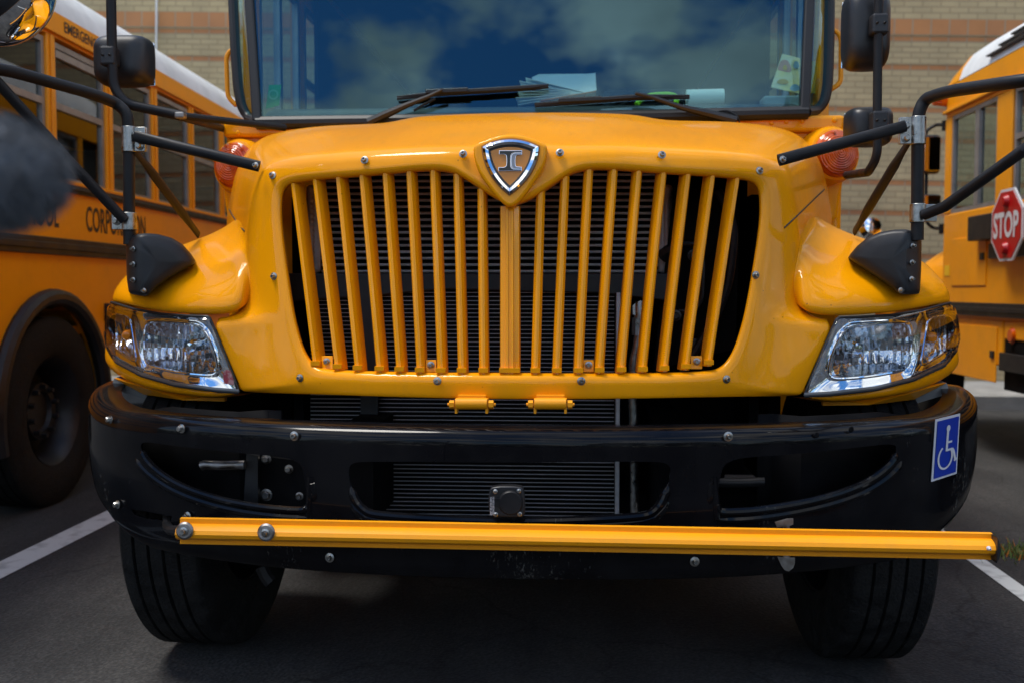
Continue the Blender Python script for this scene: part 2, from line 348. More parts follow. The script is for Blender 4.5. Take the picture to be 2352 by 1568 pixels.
# ------------------------------------------------------------------ ground
gl, gr = P(430, 1458, .86), P(2000, 1493, .86)
GS = (gr.z - gl.z) / (gr.x - gl.x); G0 = gl.z - GS * gl.x
def gz(x): return G0 + GS * x
def G(px, py, up=0.0):
    d = ray(px, py); t = (G0 + up + GS * CAM.x - CAM.z) / (d.z - GS * d.x); return CAM + d * t
M['asphalt'] = principled('asphalt', (0.04, 0.04, 0.042), 0.85)
def asphalt_nodes(m):
    t = m.node_tree; b = t.nodes['Principled BSDF']; tcn = N(t, 'ShaderNodeTexCoord')
    n1 = N(t, 'ShaderNodeTexNoise'); n1.inputs['Scale'].default_value = 1.3; n1.inputs['Detail'].default_value = 6
    n2 = N(t, 'ShaderNodeTexNoise'); n2.inputs['Scale'].default_value = 95; n2.inputs['Detail'].default_value = 3
    v = N(t, 'ShaderNodeTexVoronoi'); v.inputs['Scale'].default_value = 75
    for n in (n1, n2, v): t.links.new(tcn.outputs['Object'], n.inputs['Vector'])
    r1 = N(t, 'ShaderNodeValToRGB'); r1.color_ramp.elements[0].position = .35; r1.color_ramp.elements[1].position = .7
    r1.color_ramp.elements[0].color = (0.019, 0.019, 0.020, 1); r1.color_ramp.elements[1].color = (0.042, 0.041, 0.041, 1)
    r2 = N(t, 'ShaderNodeValToRGB'); r2.color_ramp.elements[0].position = .42; r2.color_ramp.elements[1].position = .75
    r2.color_ramp.elements[0].color = (0.6, 0.6, 0.6, 1); r2.color_ramp.elements[1].color = (1.75, 1.72, 1.66, 1)
    t.links.new(n1.outputs['Fac'], r1.inputs[0]); t.links.new(n2.outputs['Fac'], r2.inputs[0])
    mu = N(t, 'ShaderNodeMix', data_type='RGBA', blend_type='MULTIPLY'); mu.inputs['Factor'].default_value = 1
    t.links.new(r1.outputs[0], mu.inputs['A']); t.links.new(r2.outputs[0], mu.inputs['B'])
    # pale stone flecks in the aggregate
    r3 = N(t, 'ShaderNodeValToRGB'); r3.color_ramp.elements[0].position = .0; r3.color_ramp.elements[1].position = .09
    r3.color_ramp.elements[0].color = (1, 1, 1, 1); r3.color_ramp.elements[1].color = (0, 0, 0, 1)
    t.links.new(v.outputs['Distance'], r3.inputs[0])
    m3 = N(t, 'ShaderNodeMix', data_type='RGBA'); m3.inputs['B'].default_value = (0.15, 0.145, 0.13, 1)
    t.links.new(r3.outputs[0], m3.inputs['Factor']); t.links.new(mu.outputs['Result'], m3.inputs['A'])
    nd = N(t, 'ShaderNodeTexNoise'); nd.inputs['Scale'].default_value = 2.5; nd.inputs['Detail'].default_value = 5; t.links.new(tcn.outputs['Object'], nd.inputs['Vector'])
    av = N(t, 'ShaderNodeVectorMath', operation='MULTIPLY_ADD'); av.inputs[1].default_value = (.5, .5, .5); t.links.new(nd.outputs['Color'], av.inputs[0]); t.links.new(tcn.outputs['Object'], av.inputs[2])
    vc = N(t, 'ShaderNodeTexVoronoi', feature='DISTANCE_TO_EDGE'); vc.inputs['Scale'].default_value = .55; t.links.new(av.outputs[0], vc.inputs['Vector'])
    rc = N(t, 'ShaderNodeValToRGB'); rc.color_ramp.elements[0].position = .0; rc.color_ramp.elements[1].position = .006; rc.color_ramp.elements[0].color = (.35, .35, .35, 1); rc.color_ramp.elements[1].color = (1, 1, 1, 1); t.links.new(vc.outputs['Distance'], rc.inputs[0])
    ms = N(t, 'ShaderNodeMapping'); ms.inputs['Scale'].default_value = (3.2, .5, 1); ms.inputs['Rotation'].default_value = (0, 0, .5); t.links.new(tcn.outputs['Object'], ms.inputs[0])
    n5 = N(t, 'ShaderNodeTexNoise'); n5.inputs['Scale'].default_value = 1.6; n5.inputs['Detail'].default_value = 6; n5.inputs['Roughness'].default_value = .6; t.links.new(ms.outputs[0], n5.inputs['Vector'])
    r5 = N(t, 'ShaderNodeValToRGB'); r5.color_ramp.elements[0].position = .35; r5.color_ramp.elements[1].position = .65; r5.color_ramp.elements[0].color = (.7, .7, .7, 1); r5.color_ramp.elements[1].color = (1.25, 1.24, 1.2, 1); t.links.new(n5.outputs['Fac'], r5.inputs[0])
    mc_ = N(t, 'ShaderNodeMix', data_type='RGBA', blend_type='MULTIPLY'); mc_.inputs['Factor'].default_value = 1; t.links.new(rc.outputs[0], mc_.inputs['A']); t.links.new(r5.outputs[0], mc_.inputs['B'])
    m4 = N(t, 'ShaderNodeMix', data_type='RGBA', blend_type='MULTIPLY'); m4.inputs['Factor'].default_value = 1; t.links.new(m3.outputs['Result'], m4.inputs['A']); t.links.new(mc_.outputs['Result'], m4.inputs['B'])
    t.links.new(m4.outputs['Result'], b.inputs['Base Color'])
    bp = N(t, 'ShaderNodeBump'); bp.inputs['Strength'].default_value = .6; bp.inputs['Distance'].default_value = .004
    t.links.new(v.outputs['Distance'], bp.inputs['Height']); t.links.new(bp.outputs[0], b.inputs['Normal'])
asphalt_nodes(M['asphalt'])
g = MB(); S = 160
xs = [-S, -40, -12, -6, -3, 0, 3, 6, 12, 40, S]
g.grid([[Vector((x, y, gz(x) if abs(x) < 13 else gz(12 * (1 if x > 0 else -1)))) for x in xs] for y in xs])
tag(g.build('ground', M['asphalt'], smooth=False), None, None, kind='structure')
M['line_paint'] = vary(principled('line_paint', (0.55, 0.56, 0.54), 0.7), (0.36, 0.37, 0.36), (0.58, 0.6, 0.58), 14.0, lo=.3, hi=.5, detail=8)
def line_on_ground(a, b, c, d):        # a-b first edge, c-d second edge (near to far)
    pa, pb, pc, pd = (G(*q, up=.004) for q in (a, b, c, d))
    dirv = ((pb - pa).normalized() + (pd - pc).normalized()).normalized()
    wv = (pc - pa); wv = wv - dirv * wv.dot(dirv); o = pa - dirv * 3.0
    L = 11.0; rows = [[Vector((q.x, q.y, gz(q.x) + .004)) for q in (o + dirv * L * k / 10, o + dirv * L * k / 10 + wv)] for k in range(11)]
    m = MB(); m.grid(rows); return m
lm = line_on_ground((0, 1288), (245, 1172), (0, 1328), (268, 1192)); tag(lm.build('parking_line', M['line_paint'], smooth=False), None, None, kind='structure')
lm = line_on_ground((2352, 1346), (2150, 1204), (2352, 1380), (2153, 1234)); tag(lm.build('parking_line', M['line_paint'], smooth=False), None, None, kind='structure')
M['concrete'] = vary(principled('concrete', (0.3, 0.29, 0.27), 0.85), (0.22, 0.215, 0.2), (0.33, 0.32, 0.30), 4.0, bump=.2)
sw = MB()
for (x0, x1) in ((-12, 0), (0, 12)):
    sw.hexa([Vector((x0, 7.6, gz(x0) - .1)), Vector((x1, 7.6, gz(x1) - .1)), Vector((x1, 7.6, gz(x1) + .13)), Vector((x0, 7.6, gz(x0) + .13))],
            [Vector((x0, 10, gz(x0) - .1)), Vector((x1, 10, gz(x1) - .1)), Vector((x1, 10, gz(x1) + .13)), Vector((x0, 10, gz(x0) + .13))])
tag(sw.build('pavement', M['concrete'], smooth=False), None, None, kind='structure')

# ------------------------------------------------------------------ brick building behind
def brick_mat(name, c1, c2, mortar, bw, bh, off, z0=0.0):
    m = principled(name, c1, 0.85); t = m.node_tree; b = t.nodes['Principled BSDF']
    tcn = N(t, 'ShaderNodeTexCoord'); sp = N(t, 'ShaderNodeSeparateXYZ'); cb = N(t, 'ShaderNodeCombineXYZ')
    t.links.new(tcn.outputs['Object'], sp.inputs[0]); t.links.new(sp.outputs['X'], cb.inputs[0]); zs = N(t, 'ShaderNodeMath', operation='SUBTRACT'); zs.inputs[1].default_value = z0; t.links.new(sp.outputs['Z'], zs.inputs[0]); t.links.new(zs.outputs[0], cb.inputs[1])
    br = N(t, 'ShaderNodeTexBrick'); br.offset = off; br.inputs['Scale'].default_value = 1.0
    br.inputs['Color1'].default_value = (*c1, 1); br.inputs['Color2'].default_value = (*c2, 1); br.inputs['Mortar'].default_value = (*mortar, 1)
    br.inputs['Mortar Size'].default_value = .008; br.inputs['Mortar Smooth'].default_value = .2
    br.inputs['Brick Width'].default_value = bw; br.inputs['Row Height'].default_value = bh; br.inputs['Bias'].default_value = -.2
    t.links.new(cb.outputs[0], br.inputs['Vector'])
    n = N(t, 'ShaderNodeTexNoise'); n.inputs['Scale'].default_value = 2.2; n.inputs['Detail'].default_value = 8; t.links.new(tcn.outputs['Object'], n.inputs['Vector'])
    rp = N(t, 'ShaderNodeValToRGB'); rp.color_ramp.elements[0].position = .3; rp.color_ramp.elements[1].position = .7
    rp.color_ramp.elements[0].color = (.84, .84, .84, 1); rp.color_ramp.elements[1].color = (1.08, 1.07, 1.05, 1); t.links.new(n.outputs['Fac'], rp.inputs[0])
    mu = N(t, 'ShaderNodeMix', data_type='RGBA', blend_type='MULTIPLY'); mu.inputs['Factor'].default_value = 1
    t.links.new(br.outputs['Color'], mu.inputs['A']); t.links.new(rp.outputs[0], mu.inputs['B']); t.links.new(mu.outputs['Result'], b.inputs['Base Color'])
    bp = N(t, 'ShaderNodeBump'); bp.inputs['Strength'].default_value = .5; bp.inputs['Distance'].default_value = .006
    t.links.new(br.outputs['Fac'], bp.inputs['Height']); bp.invert = True; t.links.new(bp.outputs[0], b.inputs['Normal'])
    return m
CH = .0677
TAN1, TAN2 = (0.47, 0.37, 0.205), (0.40, 0.315, 0.175)
ORG1, ORG2 = (0.48, 0.215, 0.08), (0.41, 0.19, 0.085)
WY = 9.3
bld = empty('brick_building', (0, WY, 0), 'tan brick building wall with orange brick bands behind the buses', 'building')
bld.rotation_euler = (0, rad(1.5), 0)
WT = lambda py: P(2150, py, WY).z + 0.026 * P(2150, py, WY).x      # height in the wall's own tilted frame
bands = [(45, 82.5, 'big'), (84.5, 97, 'thin'), (150, 163, 'thin'), (248, 261, 'thin'), (318, 331, 'thin'), (416, 429, 'thin'), (486, 499, 'thin'), (584, 597, 'thin'), (654, 667, 'thin')]
def wall_strip(name, z0, z1, y0, y1, mat, par=bld):
    m = MB(); m.hexa([Vector((-16, y0, z0)), Vector((16, y0, z0)), Vector((16, y0, z1)), Vector((-16, y0, z1))],
                     [Vector((-16, y1, z0)), Vector((16, y1, z0)), Vector((16, y1, z1)), Vector((-16, y1, z1))])
    for v in m.v: v.y += WY
    return m.build(name, mat, par, smooth=False)
edges = []
for a, b_, k in bands: edges.append((WT(b_), WT(a), k))
edges.sort(); zc = -1.2
for z0, z1, k in edges:
    if z0 - zc > .03:
        wall_strip('brick_field', zc, z0, 0, .3, brick_mat('tan_brick', TAN1, TAN2, (0.33, 0.255, 0.14), .203, (z0 - zc) / max(1, round((z0 - zc) / CH)), .5, zc))
    ob = wall_strip('orange_band', z0, z1, (0.003 if k == 'thin' else -.012), .3, brick_mat('orange_brick', ORG1, ORG2, (0.34, 0.27, 0.18), .203, (z1 - z0) * 1.02, 0, z0))
    if k == 'thin': wall_strip('brick_ledge', z1, z1 + .012, -.004, .3, brick_mat('tan_ledge', TAN1, TAN2, (0.33, 0.24, 0.15), .203, .05, .5))
    zc = z1 + (.012 if k == 'thin' else 0)
wall_strip('brick_field', zc, 9.0, 0, .3, brick_mat('tan_brick', TAN1, TAN2, (0.33, 0.255, 0.14), .203, CH, .5, zc))
# white conduit down the wall
cm = MB(); p0 = P(360, -60, WY - .03); p1 = P(358, 245, WY - .03); cm.tube([p0 + Vector((0, 0, 2)), p0, p1, p1 - Vector((0, 0, 4))], .012, 8)
co = cm.build('conduit', M['white'], None); tag(co, 'thin white pipe running down the tan brick wall', 'pipe')

# ------------------------------------------------------------------ neighbouring buses
class Side:
    """side plane of a parked bus: a = metres along the bus, measured from the camera's foot; b = metres out from the plane"""
    def __init__(self, yaw, lateral):
        self.e = Vector((math.sin(yaw), math.cos(yaw), 0)); self.n = Vector((self.e.y, -self.e.x, 0))
        self.o = Vector((CAM.x, CAM.y, 0)) + self.n * lateral; self.s = -1 if lateral > 0 else 1   # outward towards our bus
    def __call__(self, a, z, out=0.0): return self.o + self.e * a + self.n * (self.s * out) + Vector((0, 0, z))
    def at(self, px, py, out=0.0):
        d = ray(px, py); q = self.o + self.n * (self.s * out); t = (q - CAM).dot(self.n) / d.dot(self.n); p = CAM + d * t
        return ((p - self.o).dot(self.e), p.z)
    def slab(self, m, a0, a1, z0, z1, out0, out1):
        f = [self(a0, z0, out1), self(a1, z0, out1), self(a1, z1, out1), self(a0, z1, out1)]
        b = [self(a0, z0, out0), self(a1, z0, out0), self(a1, z1, out0), self(a0, z1, out0)]
        return m.hexa(f, b)
    def poly(self, m, pts, out0, out1):
        return m.hexa([self(a, z, out1) for a, z in pts], [self(a, z, out0) for a, z in pts])
    def text(self, body, a0, a1, z0, z1, out, flip=False):
        vs, fs, wd = text_mesh(body, 1.0); m = MB(); k = (a1 - a0) / wd
        m.add([self(a0 + v[0] * k, z0 + v[1] * (z1 - z0), out) for v in vs], fs); return m

def wheel(parent, c, axis, R, wdt, name='wheel'):
    """tyre with rim; axis points outward"""
    axis = Vector(axis).normalized(); c = Vector(c)
    prof = [(R * .56, wdt * .42), (R * .62, wdt * .5), (R * .8, wdt * .53), (R * .93, wdt * .50), (R * .978, wdt * .465)]
    for k, h in enumerate((.44, .265, .09, -.09, -.265, -.44)):
        gv = .012
        if k == 0: prof += [(R * .993, wdt * h)]
        prof += [(R, wdt * h - (0 if k else .004)), (R, wdt * (h - .175) + .010)] if k < 5 else []
        if k < 4: prof += [(R - gv, wdt * (h - .175) + .007), (R - gv, wdt * (h - .175) - .003)]
    prof += [(R * .993, -wdt * .45), (R * .978, -wdt * .465), (R * .93, -wdt * .50), (R * .8, -wdt * .53), (R * .62, -wdt * .5), (R * .56, -wdt * .42)]
    t = MB(); t.lathe(prof, c, axis, 72)
    ty = t.build('tyre', M['rubber'], parent, sharp=50)
    r = MB(); r.lathe([(0.0, wdt * .12), (R * .2, wdt * .12), (R * .22, wdt * .2), (R * .30, wdt * .2), (R * .33, -wdt * .05), (R * .46, -wdt * .1), (R * .5, wdt * .3), (R * .575, wdt * .46), (R * .575, -wdt * .46)], c, axis, 48)
    u = Vector((0, 0, 1)); s_ = axis.cross(u)
    for k in range(10):
        a = 2 * math.pi * k / 10; q = c + (u * math.cos(a) + s_ * math.sin(a)) * R * .26
        r.lathe([(.0, wdt * .2 + .03), (.012, wdt * .2 + .03), (.016, wdt * .2)], q, axis, 6)
    r.build('rim', M['rim'], parent, sharp=40)
M['rim'] = vary(principled('painted_rim', (0.02, 0.021, 0.024), 0.4, spec=.3), (0.008, 0.008, 0.009), (0.016, 0.016, 0.018), 9.0)
M['win_frame'] = vary(principled('window_frame', (0.36, 0.35, 0.33), 0.45, 0.6), (0.28, 0.27, 0.26), (0.38, 0.37, 0.36), 8.0)
M['dark_glass'] = principled('dark_glass', (0.012, 0.013, 0.013), 0.03, 0, 0, spec=0.6)
M['beige'] = principled('seat_vinyl', (0.06, 0.055, 0.05), 0.7)

def bus_roof(S, m, a0, a1, z0, width, nseg=10, rise=.42):
    prof = [(0, 0), (-.03, .09), (-.10, .19), (-.25, .29), (-.5, .36), (-width / 2, rise)]
    prof = prof + [(-width - o_, h) for o_, h in prof[-2::-1]]
    rows = [[S(a, z0 + h, o_) for o_, h in prof] for a in (a0, a1)]
    m.grid(rows)
    for r in rows: m.add(r, [tuple(range(len(r)))])

# ---- left bus
LB = Side(rad(-1.83), -2.67); A0, A1, WID = 2.2, 10.9, 2.35
lroot = empty('school_bus', LB(6, gz(-3)), 'yellow bus on the left lettered SCHOOL CORPORATION with a white roof and dark sash windows', 'bus', 'parked school buses')
zb, zt = 1.72, 2.49
pil = [5.40 - .725 * 4 + .725 * k for k in range(12)]
body = MB()
LB.slab(body, A0, A1, 1.30, zb, -.05, 0)                      # belt panel
# skirt with a wheel arch
wa = LB.at(122, 935)[0]; wz = .51 + gz(-2.6)
arc = [(wa + .60 * math.cos(t), wz + .62 * math.sin(t)) for t in np.linspace(math.pi - .05, .05, 17)]
skirt = [(A0, .62), (wa - .62, .62)] + arc + [(wa + .62, .62), (A1, .62), (A1, 1.30), (A0, 1.30)]
LB.poly(body, skirt, -.05, 0)
LB.slab(body, A0, A1, zt, 2.63, -.05, 0)                      # header
for o_, i_ in ((-WID, -WID + .05),): LB.slab(body, A0, A1, .62, 2.63, o_, i_)
LB.slab(body, A0, A0 + .05, .62, 2.63, -WID, 0); LB.slab(body, A1 - .05, A1, .62, 2.63, -WID, 0)
LB.slab(body, A0, A1, .85, .9, -WID, -.05)
body.build('body', M['yellow_old'], lroot, smooth=False)
for k, a in enumerate(pil):
    if A0 < a < A1:
        p = MB(); LB.slab(p, a - .048, a + .048, zb, zt, -.05, .004); LB.slab(p, a - .016, a + .016, zb, zt, .004, .014)
        p.build('pillar', M['yellow_old'], lroot, smooth=False, bevel=.006)
r = MB(); bus_roof(LB, r, A0, A1, 2.63, WID); r.build('roof', M['white'], lroot, sharp=60)
drip = MB(); LB.slab(drip, A0, A1, 2.505, 2.525, 0, .025); drip.build('drip_rail', M['yellow_old'], lroot, smooth=False)
for (z0, z1, o_) in ((1.655, 1.70, .022), (1.30, 1.393, .03), (.92, 1.026, .03)):
    rl = MB()
    if z1 < 1.2: spans = [(A0, wa - .66)] + [(wa + .66, A1)]
    else: spans = [(A0, A1)]
    for s0, s1 in spans:
        LB.slab(rl, s0, s1, z0, z1, -.02, o_); LB.slab(rl, s0, s1, z0 + (z1 - z0) * .3, z1 - (z1 - z0) * .3, o_, o_ + .01)
    rl.build('rub_rail', M['black_satin'], lroot, smooth=False, bevel=.006)
ledge = MB(); LB.slab(ledge, A0, A1, 1.70, 1.722, 0, .02); ledge.build('sill', M['yellow_old'], lroot, smooth=False, bevel=.005)
for k in range(len(pil) - 1):
    a0, a1 = pil[k] + .048, pil[k + 1] - .048
    if a0 < A0 or a1 > A1 - .05: continue
    fw = .030; m = MB(); emer = (k == 4)
    zm = 2.125
    for (x0, x1, y0, y1) in ((a0, a0 + fw, zb, zt - .02), (a1 - fw, a1, zb, zt - .02), (a0 + fw, a1 - fw, zt - .05, zt - .02), (a0 + fw, a1 - fw, zm - .018, zm + .018), (a0 + fw, a1 - fw, zb, zb + .02)):
        LB.slab(m, x0, x1, y0, y1, -.04, -.012)
    if emer:
        LB.slab(m, a0 + fw, a1 - fw, zt - .10, zt - .06, -.04, -.008)
    fr = m.build('window', M['win_frame'], lroot, smooth=False)
    gm = MB(); LB.slab(gm, a0 + .01, a1 - .01, zb + .01, zt - .03, -.035, -.028); gm.build('pane', M['side_glass'], fr, smooth=False)
LB.text('SCHOOL', LB.at(30, 500)[0], LB.at(134, 500)[0], 1.45, 1.60, .003).build('lettering', M['letter_black'], lroot, smooth=False)
LB.text('CORPORATION', LB.at(197, 500)[0], LB.at(333, 500)[0], 1.45, 1.60, .003).build('lettering', M['letter_black'], lroot, smooth=False)
LB.text('EMERGENCY EXIT', LB.at(147, 65)[0], LB.at(147, 65)[0] + .64, 2.545, 2.605, .003).build('lettering', M['letter_black'], lroot, smooth=False)
for k in range(11):
    for o0, o1 in ((-1.02, -.12), (-WID + .12, -WID + 1.0)):
        sm = MB(); LB.slab(sm, 2.6 + .74 * k, 2.75 + .74 * k, 1.0, 2.0, o0, o1); sm.build('seat', M['beige'], lroot, smooth=False, bevel=.04)
ce = MB(); LB.slab(ce, A0 + .06, A1 - .06, 2.6, 2.62, -WID + .06, -.06); ce.build('ceiling', M['interior'], lroot, smooth=False)
fl = MB(); fl.tube([LB(wa + .60 * math.cos(t), wz + .62 * math.sin(t), .02) for t in np.linspace(math.pi + .25, -.25, 26)], .045, 10)
fl.build('fender_flare', M['black_satin'], lroot)
def part_empty(name, parent):
    o = bpy.data.objects.new(name, None); COL.objects.link(o); o.parent = parent; o.empty_display_size = .1; return o
def bus_wheel(S, root, a, z, R=.49, wdt=.28, out=-.16):
    wh = part_empty('wheel', root); wheel(wh, S(a, z, out), S.n * S.s, R, wdt); return wh
for a in (wa, 9.6): bus_wheel(LB, lroot, a, .51 + gz(-2.6), .515, out=-.12)
uw = MB(); LB.slab(uw, A0 + .1, A1 - .1, .55, .86, -WID + .35, -.42); uw.build('chassis', M['black_matt'], lroot, smooth=False)
wb = MB(); LB.slab(wb, wa - .7, wa + .7, .3, 1.25, -.5, -.45); wb.build('wheel_arch', M['black_matt'], lroot, smooth=False)

# ---- right bus (its back towards the camera, driver's side seen)
RB = Side(0.0, 2.85)
B1 = RB.at(2172, 300)[0]; B0 = 2.6
rroot = empty('school_bus', RB(5, gz(3)), 'yellow bus on the right with a red STOP sign folded against its side', 'bus', 'parked school buses')
zrail1, zrail0 = RB.at(2300, 697)[1], RB.at(2300, 729)[1]
zwin0 = RB.at(2230, 482)[1]; zwin1 = RB.at(2235, 246)[1]; zroof = 2.66
aw0, aw1 = RB.at(2287, 400)[0], RB.at(2183, 400)[0]        # driver's window, back and front edge
apil = RB.at(2322, 400)[0]; asill = RB.at(2300, 870)[0]
body = MB()
RB.slab(body, B0, B1, zrail0 - .02, zwin0, -.05, 0); RB.slab(body, asill, B1, .60, zrail0 - .02, -.05, 0); RB.slab(body, B0, asill - .02, .78, zrail0 - .02, -.05, 0)
RB.slab(body, B0, B1, zwin1, zroof, -.05, 0); RB.slab(body, B0, B1, .6, zroof, -2.35, -2.3); RB.slab(body, B0, B1, .85, .9, -2.3, -.05)
RB.slab(body, B1 - .05, B1, .6, 1.75, -2.3, -.05); RB.slab(body, B1 - .05, B1, 2.5, zroof, -2.3, -.05); RB.slab(body, B0, B0 + .05, .6, zroof, -2.3, -.05)
body.build('body', M['yellow_old'], rroot, smooth=False, bevel=.012)
for q0, q1 in ((apil, aw0), (aw1, B1)):
    p = MB(); RB.slab(p, q0, q1, zwin0, zwin1, -.05, .003); p.build('pillar', M['yellow_old'], rroot, smooth=False, bevel=.01)
r = MB(); bus_roof(RB, r, B0, B1 - .25, zroof, 2.35); r.build('roof', M['white'], rroot, sharp=60)
# rounded yellow front cap of the roof
cap = MB(); prof = [(0, 0), (-.03, .09), (-.10, .19), (-.25, .29), (-.5, .36), (-1.175, .42)]; prof += [(-2.35 - o_, h) for o_, h in prof[-2::-1]]
rows = []
for q in range(7):
    t = q / 6 * math.pi / 2; rows.append([RB(B1 - .25 + .27 * math.sin(t), zroof + h * math.cos(t) - .0, o_) for o_, h in prof])
cap.grid(rows); cap.build('roof_cap', M['yellow_old'], rroot, sharp=60)
drip = MB(); RB.slab(drip, B0, B1, zwin1 + .03, zwin1 + .055, 0, .03); drip.build('drip_rail', M['yellow_old'], rroot, smooth=False, bevel=.006)
sv = MB()
for k in range(3):
    c0, c1 = RB.at(2222 + 22 * k, 172 - 16 * k), None
    RB.slab(sv, 6.2 - .1 * k, 7.15 - .12 * k, zroof + .05 + .045 * k, zroof + .062 + .045 * k, -.03 * k - .02, .018 - .03 * k)
sv.build('roof_strip', M['letter_black'], rroot, smooth=False)
rl = MB(); RB.slab(rl, B0, B1, zrail0, zrail1, 0, .03); RB.slab(rl, B0, B1, zrail0 + .03, zrail1 - .03, .03, .04); rl.build('rub_rail', M['black_satin'], rroot, smooth=False, bevel=.006)
zz = RB.at(2330, 591)[1]
rl = MB(); RB.slab(rl, B0, RB.at(2280, 560)[0], zz, zz + .10, 0, .03); rl.build('rub_rail', M['black_satin'], rroot, smooth=False, bevel=.006)
zz = RB.at(2330, 812)[1]
st = MB(); RB.slab(st, B0, RB.at(2304, 830)[0], zz - .12, zz, 0, .03); st.build('rub_rail', M['black_satin'], rroot, smooth=False, bevel=.006)
um = MB(); RB.slab(um, B0, asill - .02, .45, .78, -.4, -.01); RB.slab(um, B0, B1, .5, .86, -2.0, -.45); um.build('chassis', M['black_matt'], rroot, smooth=False)
def win(S, root, a0, a1, z0, z1, mull=(), bars=(), fw=.03):
    m = MB()
    S.slab(m, a0, a0 + fw, z0, z1, -.04, -.008); S.slab(m, a1 - fw, a1, z0, z1, -.04, -.008)
    S.slab(m, a0 + fw, a1 - fw, z0, z0 + fw, -.04, -.008); S.slab(m, a0 + fw, a1 - fw, z1 - fw, z1, -.04, -.008)
    for a in mull: S.slab(m, a - .035, a + .035, z0 + fw, z1 - fw, -.045, -.006)
    for z in bars: S.slab(m, a0 + fw, a1 - fw, z - .018, z + .018, -.045, -.006)
    f_ = m.build('window', M['win_frame'], root, smooth=False)
    gm = MB(); S.slab(gm, a0 + .01, a1 - .01, z0 + .01, z1 - .01, -.033, -.027); gm.build('pane', M['side_glass'], f_, smooth=False); return f_
win(RB, rroot, aw0, aw1, zwin0, zwin1, mull=(RB.at(2240, 400)[0],))
q = apil - .02
for k in range(5):
    if q - .66 > B0: win(RB, rroot, q - .66, q, zwin0, zwin1, bars=(2.1,))
    pm = MB(); RB.slab(pm, q - .725, q - .66, zwin0, zwin1, -.05, .004); pm.build('pillar', M['yellow_old'], rroot, smooth=False, bevel=.008); q -= .725
# hatches and reflectors on the side
def hatch(x0, y0, x1, y1, lx, ly):
    a0, z1_ = RB.at(x1, y0); a1, z0_ = RB.at(x0, y1)
    m = MB(); RB.slab(m, a0, a1, z0_, z1_, 0, .008); h = m.build('hatch', M['yellow_old'], rroot, smooth=False, bevel=.006)
    a, z = RB.at(lx, ly); m = MB(); RB.slab(m, a - .03, a + .03, z - .025, z + .025, .008, .02); m.build('latch', M['black_satin'], h, smooth=False, bevel=.004)
hatch(2187, 540, 2268, 657, 2260, 589); hatch(2188, 752, 2292, 856, 2283, 813)
a, z = RB.at(2325, 771); m = MB(); m.lathe([(0, .018), (.04, .016), (.055, 0)], RB(a, z, 0), RB.n * RB.s, 20); m.build('reflector', M['amber_lens'], rroot)
a, z = RB.at(2176, 622); m = MB(); RB.slab(m, a - .05, a + .05, z - .04, z + .04, 0, .004); m.build('reflector', M['sticker_yellow'] if 'sticker_yellow' in M else M['yellow_matt'], rroot, smooth=False)
a, z = RB.at(2166, 232); m = MB(); m.lathe([(0, .09), (.05, .075), (.07, 0)], RB(B1 - .05, z, -.2), (0.3, 1, 0), 16); m.lathe([(0, .12), (.045, .11), (.06, .0)], RB(a - .05, z, -.02), RB.n * RB.s, 16); m.build('marker_lamp', M['amber_lens'], rroot)
# STOP sign, folded flat along the side
so_ = .10; cc_, cz_ = RB.at(2312, 517, so_); R8 = .457 / 2 / math.cos(math.pi / 8)
oct_ = lambda k: [(cc_ + k * R8 * math.cos(math.pi / 8 + i * math.pi / 4), cz_ + k * R8 * math.sin(math.pi / 8 + i * math.pi / 4)) for i in range(8)]
sroot = MB(); RB.poly(sroot, oct_(1.0), so_ - .012, so_); sign = sroot.build('stop_sign', M['sticker_white'], rroot, smooth=False)
m = MB(); RB.poly(m, oct_(.92), so_ + .0005, so_ + .004); m.build('sign_face', M['red'], sign, smooth=False)
# letters run from the far end (left in view) towards the camera
vs, fs, wd = text_mesh('STOP', 1.0, bold=.03); m = MB(); k_ = .37 / wd
m.add([RB(cc_ + .185 - v[0] * k_, cz_ - .085 + v[1] * .17, so_ + .0065) for v in vs], fs); m.build('sign_lettering', M['sticker_white'], sign, smooth=False)
for dz_ in (-.15, .15):
    m = MB(); m.lathe([(0, .03), (.03, .026), (.042, 0)], RB(cc_, cz_ + dz_, so_ + .004), RB.n * RB.s, 18); m.build('sign_lamp', M['red'], sign)
m = MB(); a0, z1_ = RB.at(2272, 495); a1, z0_ = RB.at(2250, 555); RB.slab(m, a0 - .25, a1, z0_, z1_, 0, so_ - .012); m.build('sign_bracket', M['black_satin'], rroot, smooth=False, bevel=.01)
# hood, fender and mirrors beyond the windscreen
hm = MB()
hp = [[(0, .62, -.02), (0, 1.0, .02), (0, 1.3, .0), (0, 1.5, -.15), (0, 1.62, -.5), (0, 1.68, -1.15)],
      [(.4, .7, .03), (.4, 1.05, .10), (.4, 1.3, .05), (.4, 1.48, -.2), (.4, 1.58, -.55), (.4, 1.64, -1.15)],
      [(1.0, .75, .02), (1.0, 1.02, .06), (1.0, 1.22, .0), (1.0, 1.4, -.3), (1.0, 1.5, -.6), (1.0, 1.55, -1.15)],
      [(1.35, .75, -.2), (1.38, 1.0, -.2), (1.36, 1.15, -.3), (1.3, 1.3, -.45), (1.28, 1.4, -.7), (1.25, 1.45, -1.15)]]
for side in (0, 1):
    hm.grid([[RB(B1 + a, z, o_ if not side else -2.35 - o_) for a, z, o_ in rw] for rw in hp])
hm.build('hood', M['yellow_old'], rroot, subsurf=2)
